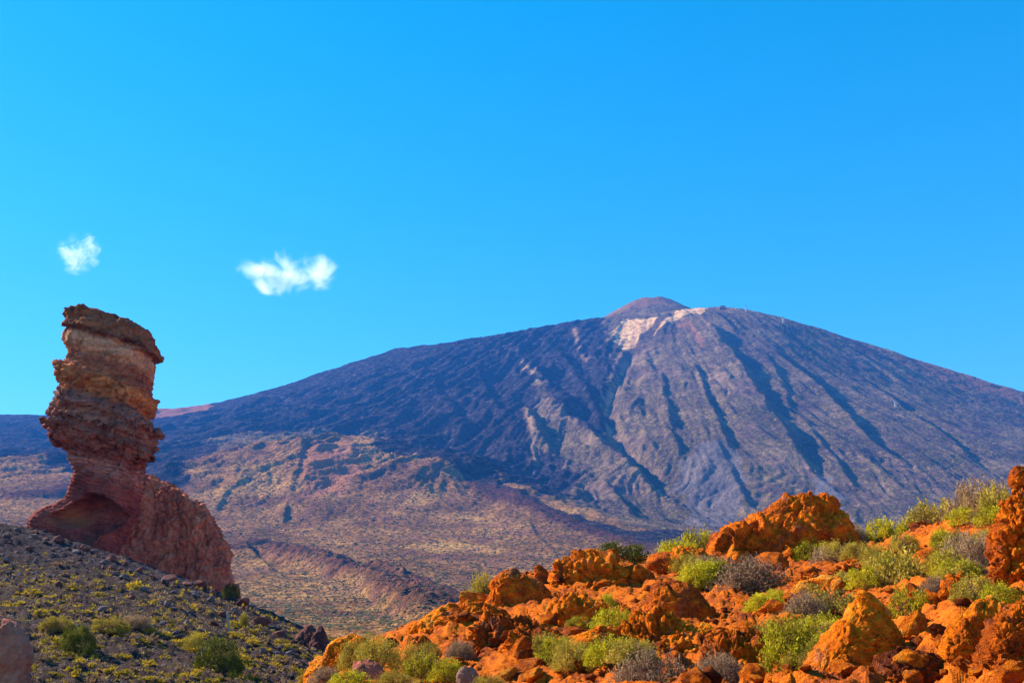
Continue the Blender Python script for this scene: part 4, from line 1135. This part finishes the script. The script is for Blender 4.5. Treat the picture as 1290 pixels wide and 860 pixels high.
SHRUBS = [
    ('broom_bush', 'olive', 780, 711, 80, 25, 35, 'olive green bush on the crest of the domed outcrop'),
    ('broom_bush', 'green', 882, 712, 54, 40, 34.5, 'tall green bush beside the left flank of the big rust crag'),
    ('broom_bush', 'green', 862, 724, 44, 30, 33, 'low green bush in front of the half buried orange rock'),
    ('dry_bush', 'grey', 945, 758, 96, 50, 27, 'grey twiggy bush at the foot of the big rust crag'),
    ('broom_bush', 'green', 902, 745, 48, 36, 28, 'bright green bush touching the grey twiggy bush'),
    ('dry_bush', 'grey', 1048, 722, 56, 30, 29.5, 'small grey shrub in the shade of the big rust crag'),
    ('dry_bush', 'mixed', 1050, 712, 34, 26, 30, 'small yellowish shrub against the big rust crag'),
    ('dry_bush', 'grey', 1078, 690, 34, 26, 34, 'pale shrub on the skyline right of the big rust crag'),
    ('broom_bush', 'dense', 1113, 690, 46, 34, 34, 'dense green bush on the skyline above the low shaded rock'),
    ('broom_bush', 'green', 1144, 686, 34, 32, 33.5, 'round green bush left of the upright lumpy rock'),
    ('broom_bush', 'mixed', 1180, 676, 66, 42, 33, 'half green half twiggy bush on the skyline between rocks'),
    ('dry_bush', 'grey', 1240, 672, 84, 62, 30, 'largest grey twiggy bush behind the straw tuft'),
    ('broom_bush', 'mixed', 1262, 660, 46, 46, 25, 'yellow green bush pressed against the rock stack'),
    ('broom_bush', 'dense', 1207, 672, 34, 28, 29, 'small bright green bush below the straw tuft'),
    ('grass_tuft', 'straw', 1222, 666, 36, 44, 29.5, 'straw coloured dry grass tuft on the skyline'),
    ('dry_bush', 'grey', 1224, 736, 72, 58, 20, 'pale grey twiggy bush above the craggy orange rock'),
    ('broom_bush', 'mixed', 1135, 764, 92, 62, 21.5, 'big rounded yellow green bush in the middle of the slope'),
    ('broom_bush', 'green', 1128, 752, 60, 46, 21.8, 'green bush merging with the big rounded yellow green bush'),
    ('dry_bush', 'mixed', 1050, 788, 84, 44, 17.5, 'brownish bush behind the pyramid boulder'),
    ('dry_bush', 'grey', 1015, 792, 56, 40, 17, 'grey brown bush left of the pyramid boulder'),
    ('broom_bush', 'dense', 1150, 800, 62, 52, 15, 'bright green bush right of the pyramid boulder'),
    ('broom_bush', 'dense', 1040, 812, 60, 34, 14, 'fresh green bush just behind the pyramid boulder'),
    ('broom_bush', 'green', 1000, 852, 76, 62, 12.5, 'brightest green bush at the left foot of the pyramid boulder'),
    ('broom_bush', 'yellow', 985, 815, 56, 34, 14.5, 'yellowish bush uphill of the brightest green bush'),
    ('dry_bush', 'grey', 822, 878, 96, 48, 13, 'grey twiggy bush below the broad lumpy outcrop'),
    ('dry_bush', 'grey', 908, 868, 66, 38, 12.2, 'smaller grey twiggy bush by the low orange ledge'),
    ('broom_bush', 'green', 697, 846, 44, 36, 17.5, 'round green bush left of the leaning slab'),
    ('broom_bush', 'mixed', 688, 822, 36, 22, 19, 'dull green bush above the round green one'),
    ('broom_bush', 'green', 772, 800, 54, 30, 21.5, 'fresh green bush above the leaning slab'),
    ('broom_bush', 'green', 765, 764, 20, 14, 26, 'tiny green bush in a crack of the domed outcrop'),
    ('broom_bush', 'yellow', 474, 848, 74, 50, 20, 'wispy yellow green bush on the knoll end'),
    ('broom_bush', 'yellow', 444, 842, 46, 40, 20.4, 'wispy yellow bush leaning over the low end rock'),
    ('dry_bush', 'bare', 606, 768, 38, 40, 32, 'bare brown bush on the skyline by the tilted slab'),
    ('broom_bush', 'green', 532, 852, 60, 34, 18, 'green bush under the bright orange ridge'),
    ('broom_bush', 'dense', 562, 856, 54, 30, 16.5, 'low bright green bush near the pale grey stone'),
    ('dry_bush', 'grey', 580, 830, 44, 26, 20, 'grey bush under the rubbly outcrop'),
    ('broom_bush', 'yellow', 500, 868, 70, 24, 15.6, 'flat yellow green bush at the very foot of the knoll'),
    ('broom_bush', 'yellow', 618, 870, 56, 22, 14.4, 'flat yellow bush below the rubbly outcrop'),
    ('broom_bush', 'dense', 440, 868, 70, 26, 18, 'low green bush under the low end rock'),
    ('dry_bush', 'grey', 410, 862, 50, 24, 22, 'low grey bush at the lip of the gully'),
    ('broom_bush', 'olive', 97, 822, 42, 30, None, 'small round dark green bush on the scree slope'),
    ('broom_bush', 'olive', 274, 845, 54, 37, None, 'large rounded dark green bush low on the scree slope'),
    ('broom_bush', 'yellow', 243, 818, 24, 18, None, 'small yellow green bush uphill of the large dark green bush'),
    ('broom_bush', 'olive', 290, 752, 22, 15, 97, 'yellow green bush on the scree edge beside the crag'),
    ('dry_bush', 'bare', 306, 790, 12, 16, None, 'thin yellow topped bush between boulders on the scree'),
    ('dry_bush', 'mixed', 72, 794, 40, 16, None, 'brown scrub bush above the small round dark green bush'),
    ('dry_bush', 'mixed', 138, 796, 44, 15, None, 'tawny scrub bush right of the small round dark green bush'),
    ('dry_bush', 'grey', 170, 790, 40, 14, None, 'grey heathery bush halfway up the scree slope'),
]
for a in SHRUBS: shrub(*a)
# low cushions filling the gaps between the rocks
rb = random.Random(17)
for n_, (x0, x1, y0, y1) in [(20, (1085, 1262, 655, 770)), (9, (840, 905, 690, 750)), (10, (960, 1060, 760, 850)), (3, (500, 600, 825, 862)), (6, (660, 800, 770, 850)), (5, (1000, 1090, 695, 750))]:
    for _ in range(n_):
        px, py = rb.uniform(x0, x1), rb.uniform(y0, y1)
        p = on_ground(px, py, 8, 45)[0]
        if p[1] > 42: continue
        k = rb.choice(['green', 'mixed', 'grey', 'dense', 'yellow', 'green'])
        wd_ = rb.uniform(26, 56) * (1 if py < 800 else 1.2)
        shrub('cushion_bush', k, px, py, wd_, wd_ * rb.uniform(.4, .6), p[1], {'green': 'low bright green', 'dense': 'low dense green', 'mixed': 'low half twiggy olive', 'grey': 'low grey brown', 'yellow': 'low yellowish'}[k] + ' cushion bush ' + where(p, KNOLL), 'cushion bushes between the orange rocks')


# ---- low scrub on the scree slope
def tuft(seed, n, ln, wd):
    r = np.random.default_rng(seed)
    p, nd, tint = dome_points(r, n, 9, 0.75, 0.3)
    D = nd + r.normal(size=(n, 3)) * 0.3 + [0, 0, 0.3]; D /= np.linalg.norm(D, axis=1)[:, None]
    V, Fq = blades(p - D * ln * .5, D, ln * r.uniform(.6, 1.3, n), wd * r.uniform(.7, 1.3, n), seed)
    return V, Fq, np.repeat(np.clip(tint * .6 + .4 * r.random(n), 0, 1), 4)


TUF = [mesh_np('scrub_tuft', V, Fq, {'tint': T}, False) for V, Fq, T in [tuft(300 + k, 170, .42, .14) for k in range(5)]]
for k, m_ in enumerate(TUF): m_.materials.append(M['scrub'] if k < 3 else M['scrub_pink'])
pts = []
while len(pts) < 260:
    px = random.uniform(0, 410); lo = np.interp(px, [0, 100, 200, 300, 400], [690, 715, 740, 785, 825])
    pts.append((px, lo + (862 - lo) * random.random() ** 0.8))
pp = on_ground([p[0] for p in pts], [p[1] for p in pts], 25, 125)
for p in pp:
    if fbm(P3(p[0] / 4.5, p[1] / 6, 61), 4, 0.6) < -0.08: continue
    f_ = random.uniform(4.5, 9.5); s = mpp(p[1]) * f_; k = random.randrange(5)
    o = link('scrub_tuft', TUF[k], None, None, (p[0], p[1], p[2] - 0.05 * s))
    o.scale = (s * random.uniform(.9, 1.5), s * random.uniform(.9, 1.5), s * random.uniform(.75, 1.2)); o.rotation_euler = (0, 0, random.uniform(0, 6.28))
    tag(o, ('broad ' if f_ > 7 else 'small ') + ('yellow' if k < 3 else 'brownish') + ' scrub tuft ' + where(p, SLOPE), 'shrub', 'scrub tufts on the scree slope')


def scatter_joined(name, shapes, pos, size, mat, kind_label, cat, zs=1.0, normal_tint=True, sink=0.1):
    Vs, Fs, Ts = [], [], []; off = 0
    r = np.random.default_rng(len(pos))
    for p, s in zip(pos, size):
        V, Fq, T = shapes[r.integers(len(shapes))]
        a = r.uniform(0, 6.28); c, sn = math.cos(a), math.sin(a)
        Q = np.stack([V[:, 0] * c - V[:, 1] * sn, V[:, 0] * sn + V[:, 1] * c, V[:, 2] * zs], 1) * s + p - [0, 0, sink * s]
        Vs.append(Q); Fs.append(Fq + off); Ts.append(np.clip(T * .6 + .4 * r.random(), 0, 1)); off += len(V)
    me = mesh_np(name, np.concatenate(Vs), np.concatenate(Fs), {'tint': np.concatenate(Ts)}, False)
    return tag(link(name, me, M[mat]), kind_label, cat, kind='stuff')


small = [tuft(320 + k, 16, .7, .34) for k in range(6)]
r = np.random.default_rng(55)
N = 7500
Y = np.exp(r.uniform(np.log(34), np.log(104), N)); u = r.uniform(-0.58, -0.14, N)
X = u * Y
dens = sstep(0.0, 1.0, (88 + 0.55 * (X + 40) - Y) / 14 + 0.7 * fbm(P3(X / 7, Y / 7, 3), 3) + 0.35)
keep = (r.random(N) < dens * (0.30 + 0.95 * sstep(-0.12, 0.25, fbm(P3(X / 4.5, Y / 6, 61), 4, 0.6))) + 0.03) & (rusty(X, Y) < 0.4)
X, Y = X[keep], Y[keep]; Z = near_z(X, Y)
half = len(X) // 2
sz = mpp(Y) * r.uniform(1.8, 4.8, len(X))
scatter_joined('ground_scrub', small, np.stack([X, Y, Z], 1)[:half], sz[:half], 'scrub', 'fine yellow scrub carpeting the scree slope', 'scrub', 1.0)
scatter_joined('ground_heather', small, np.stack([X, Y, Z], 1)[half:], sz[half:], 'scrub_pink', 'fine brownish heathery scrub carpeting the scree slope', 'scrub', 1.0)


def low_stone(k):
    V, Fc = stone_shape(400 + k, 1, 5); return V, Fc, np.full(len(V), 0.5)


lows = [low_stone(k) for k in range(8)]
N = 6000
Y = np.exp(r.uniform(np.log(36), np.log(112), N)); u = r.uniform(-0.58, -0.14, N); X = u * Y
keep = rusty(X, Y) < 0.4; X, Y = X[keep], Y[keep]
scatter_joined('scree', lows, np.stack([X, Y, near_z(X, Y)], 1), mpp(Y) * r.uniform(.8, 3.0, len(X)) ** 1.15, 'greystone', 'fine grey rubble between the stones of the scree slope', 'rubble', 0.8)
N = 9000
Y = np.exp(r.uniform(np.log(8), np.log(42), N)); u = r.uniform(-0.15, 0.58, N); X = u * Y
keep = rusty(X, Y) > 0.6; X, Y = X[keep], Y[keep]
scatter_joined('rust_rubble', lows, np.stack([X, Y, near_z(X, Y)], 1), mpp(Y) * (0.9 + 4.6 * r.random(len(X)) ** 2.2), 'orange', 'fine orange rubble covering the knoll between the rocks', 'rubble', 0.8)

# ---- broom dotted over the far foothill
octa = np.array([[1, 0, .25], [0, 1, .25], [-1, 0, .25], [0, -1, .25], [0, 0, .9], [.7, .7, .4], [-.7, .7, .4], [-.7, -.7, .4], [.7, -.7, .4]], float)
of = np.array([[0, 5, 4], [5, 1, 4], [1, 6, 4], [6, 2, 4], [2, 7, 4], [7, 3, 4], [3, 8, 4], [8, 0, 4]])
N = 30000
Y = np.exp(r.uniform(np.log(520), np.log(2300), N)); u = r.uniform(-0.62, 0.30, N); X = u * Y
keep = fbm(P3(X / 60, Y / 60, 77), 4, .6) + 0.5 * r.random(N) > 0.02
X, Y = X[keep], Y[keep]
M['far_broom'] = plant_mat('far_broom', (0.03, 0.028, 0.012), (0.07, 0.06, 0.016), (0.18, 0.14, 0.03), 0.0)
scatter_joined('foothill_broom', [(octa * [1, 1, 1], of, np.linspace(0, 1, 9))], np.stack([X, Y, far_z(X, Y)], 1), r.uniform(0.8, 2.0, len(X)) * np.sqrt(Y / 1100), 'far_broom', 'dark broom bushes dotted over the far tan foothill', 'shrubs', 1.0)

# ================================================================== SMALL BUILT THINGS
def plain(name, c, rough=0.6):
    t = NT(name); v = t.coords()
    return t.surf(t.mix(t.noise(v, 0.6, 4), tuple(k * 0.85 for k in c), c), rough)


M['white_metal'] = plain('pale_painted_steel', (0.42, 0.43, 0.45)); M['red_wall'] = plain('red_brown_wall', (0.40, 0.12, 0.07)); M['roofm'] = plain('dark_roof', (0.10, 0.08, 0.08)); M['wood'] = plain('weathered_wood', (0.34, 0.28, 0.23))


def box(bm, c, s):
    m = Matrix.Translation(c) @ Matrix.Diagonal((*s, 1)); bmesh.ops.create_cube(bm, size=1.0, matrix=m)


def beam(bm, a, b, w):
    a, b = Vector(a), Vector(b); d = b - a
    m = Matrix.Translation((a + b) / 2) @ d.to_track_quat('Z', 'Y').to_matrix().to_4x4() @ Matrix.Diagonal((w, w, d.length, 1))
    bmesh.ops.create_cube(bm, size=1.0, matrix=m)


def bmo(name, fn, mat, parent):
    bm = bmesh.new(); fn(bm); me = bpy.data.meshes.new(name); bm.to_mesh(me); bm.free()
    return link(name, me, M[mat], parent)


def pylon(px, py, label, h=26.0):
    p = trace([(px, py)])[0]; z = float(far_z(p[:1], p[1:2])[0])
    root = tag(link('cable_car_pylon', None, None, None, (p[0], p[1], z - 1)), label, 'pylon', 'cable car pylons')

    def mast(bm):
        for sx in (-1, 1):
            for sy in (-1, 1): beam(bm, (sx * 3.2, sy * 3.2, 0), (sx * 1.1, sy * 1.1, h), 0.8)
        for k in range(6):
            z0, z1 = h * k / 6, h * (k + 1) / 6; w0 = 3.2 - 2.1 * k / 6; w1 = 3.2 - 2.1 * (k + 1) / 6
            for a, b in (((-w0, -w0, z0), (w1, -w1, z1)), ((w0, -w0, z0), (w1, w1, z1)), ((w0, w0, z0), (-w1, w1, z1)), ((-w0, w0, z0), (-w1, -w1, z1))): beam(bm, a, b, 0.5)
    bmo('lattice_mast', mast, 'white_metal', root)
    bmo('crossarm', lambda bm: (box(bm, (0, 0, h + 0.8), (10, 2.2, 1.6)), box(bm, (-4.4, 0, h - .6), (1.4, 3.4, 1.2)), box(bm, (4.4, 0, h - .6), (1.4, 3.4, 1.2))), 'white_metal', root)
    bmo('head_frame', lambda bm: (beam(bm, (-3, 0, h + 1.6), (0, 0, h + 5), .7), beam(bm, (3, 0, h + 1.6), (0, 0, h + 5), .7)), 'white_metal', root)


pylon(940, 397, 'pale cable car pylon on the volcano skyline, next to the red hut')
pylon(987, 410, 'pale cable car pylon on the volcano skyline, farther down from the red hut')
pylon(1129, 520, 'pale cable car pylon halfway down the flank of the volcano', 20)
p = trace([(911, 392)])[0]; z = float(far_z(p[:1], p[1:2])[0])
hut = tag(link('summit_hut', None, None, None, (p[0], p[1], z - 2)), 'small red cable car station hut on the volcano shoulder', 'hut')
bmo('wall', lambda bm: (box(bm, (0, 0, 6), (20, 14, 12)), box(bm, (-13, 0, 4), (8, 10, 8))), 'red_wall', hut)
bmo('roof', lambda bm: (box(bm, (0, 0, 12.6), (22, 16, 1.2)), box(bm, (-13.5, 0, 8.5), (9, 11, .9))), 'roofm', hut)
for k in (-6, 0, 6): bmo('window', lambda bm: box(bm, (k, -7.05, 7), (3, .3, 3.2)), 'roofm', hut)

p = on_ground(289, 797, 40)[0]; s = mpp(p[1])
root = tag(link('marker_post', None, None, None, p - np.array([0, 0, .1])), 'thin pale leaning post among the scree stones', 'post')
bmo('stake', lambda bm: beam(bm, (0, 0, 0), (-.25, 0, 1.35), .14), 'wood', root)
bmo('stake_tip', lambda bm: beam(bm, (-.25, 0, 1.34), (-.29, 0, 1.5), .10), 'palestone', root)

# ================================================================== CLOUDS
def cloud(name, label, cx, cy, wpx, hpx, Y, blobs, seed, dens):
    c = at(cx, cy, Y); s = float(Y / F / CP)
    hw, hh = wpx * s * 0.62, hpx * s * 0.75
    V, Fc = ico(4)
    V = V * (1 + 0.05 * fbm(V * 2 + seed, 3))[:, None]
    me = mesh_np(name, V * [hw, hw * 0.7, hh], Fc)
    t = NT(name + '_vapour'); co = t.coords((1 / hw, 1 / (hw * .7), 1 / hh))
    cn = t.coords()
    nz = t.noise(cn, 1 / (hw * 0.40), 9, 0.70, 0.8)
    m = None
    for (bx, bz, rx, rz) in blobs:
        sub = t.n('ShaderNodeVectorMath', operation='SUBTRACT'); t.l(co, sub.inputs[0]); sub.inputs[1].default_value = (bx, 0, bz)
        dv = t.n('ShaderNodeVectorMath', operation='DIVIDE'); t.l(sub.outputs[0], dv.inputs[0]); dv.inputs[1].default_value = (rx, 0.6, rz)
        ln = t.n('ShaderNodeVectorMath', operation='LENGTH'); t.l(dv.outputs[0], ln.inputs[0])
        d = t.math('SUBTRACT', 1.0, ln.outputs['Value'])
        m = d if m is None else t.math('MAXIMUM', m, d)
    f = t.math('ADD', m, t.math('MULTIPLY', t.math('SUBTRACT', nz, 0.50), 4.6))
    # nothing may touch the hull of the cell
    hull = t.n('ShaderNodeVectorMath', operation='LENGTH'); t.l(co, hull.inputs[0])
    f = t.math('MULTIPLY', t.stepf(f, 0.0, 1.7), t.stepf(hull.outputs['Value'], 0.95, 0.8))
    pv = t.n('ShaderNodeVolumePrincipled'); pv.inputs['Color'].default_value = (1, 1, 1, 1); pv.inputs['Anisotropy'].default_value = 0.35
    t.l(t.math('MULTIPLY', f, dens), pv.inputs['Density']); t.l(pv.outputs[0], t.out.inputs['Volume'])
    tag(link(name, me, t.m, None, c), label, 'cloud')


cloud('cloud', 'larger white wispy cloud floating alone in the blue sky', 362, 341, 122, 54, 7600, [(.12, -.22, .60, .42), (.5, -.08, .38, .42), (-.5, .08, .40, .26), (-.06, .3, .14, .30), (-.4, -.5, .2, .24)], 5, 0.0095)
cloud('cloud', 'smaller white wispy cloud above the rock pillar', 99, 319, 54, 46, 7600, [(.0, -.12, .84, .78), (.4, .45, .3, .45), (-.5, .1, .4, .4)], 12, 0.009)

# ================================================================== AIR
bm = bmesh.new(); box(bm, (0, 4200, 800), (27000, 12500, 1760))
me = bpy.data.meshes.new('haze'); bm.to_mesh(me); bm.free()
t = NT('mountain_air')
pv = t.n('ShaderNodeVolumePrincipled'); pv.inputs['Color'].default_value = (0.05, 0.30, 1.0, 1); pv.inputs['Density'].default_value = 5.8e-5; pv.inputs['Anisotropy'].default_value = 0.1
t.l(pv.outputs[0], t.out.inputs['Volume'])
tag(link('haze', me, t.m), 'thin blue air between the camera and the volcano', 'haze', kind='stuff')

for m_ in [m_ for m_ in bpy.data.meshes if m_.users == 0]:
    bpy.data.meshes.remove(m_)
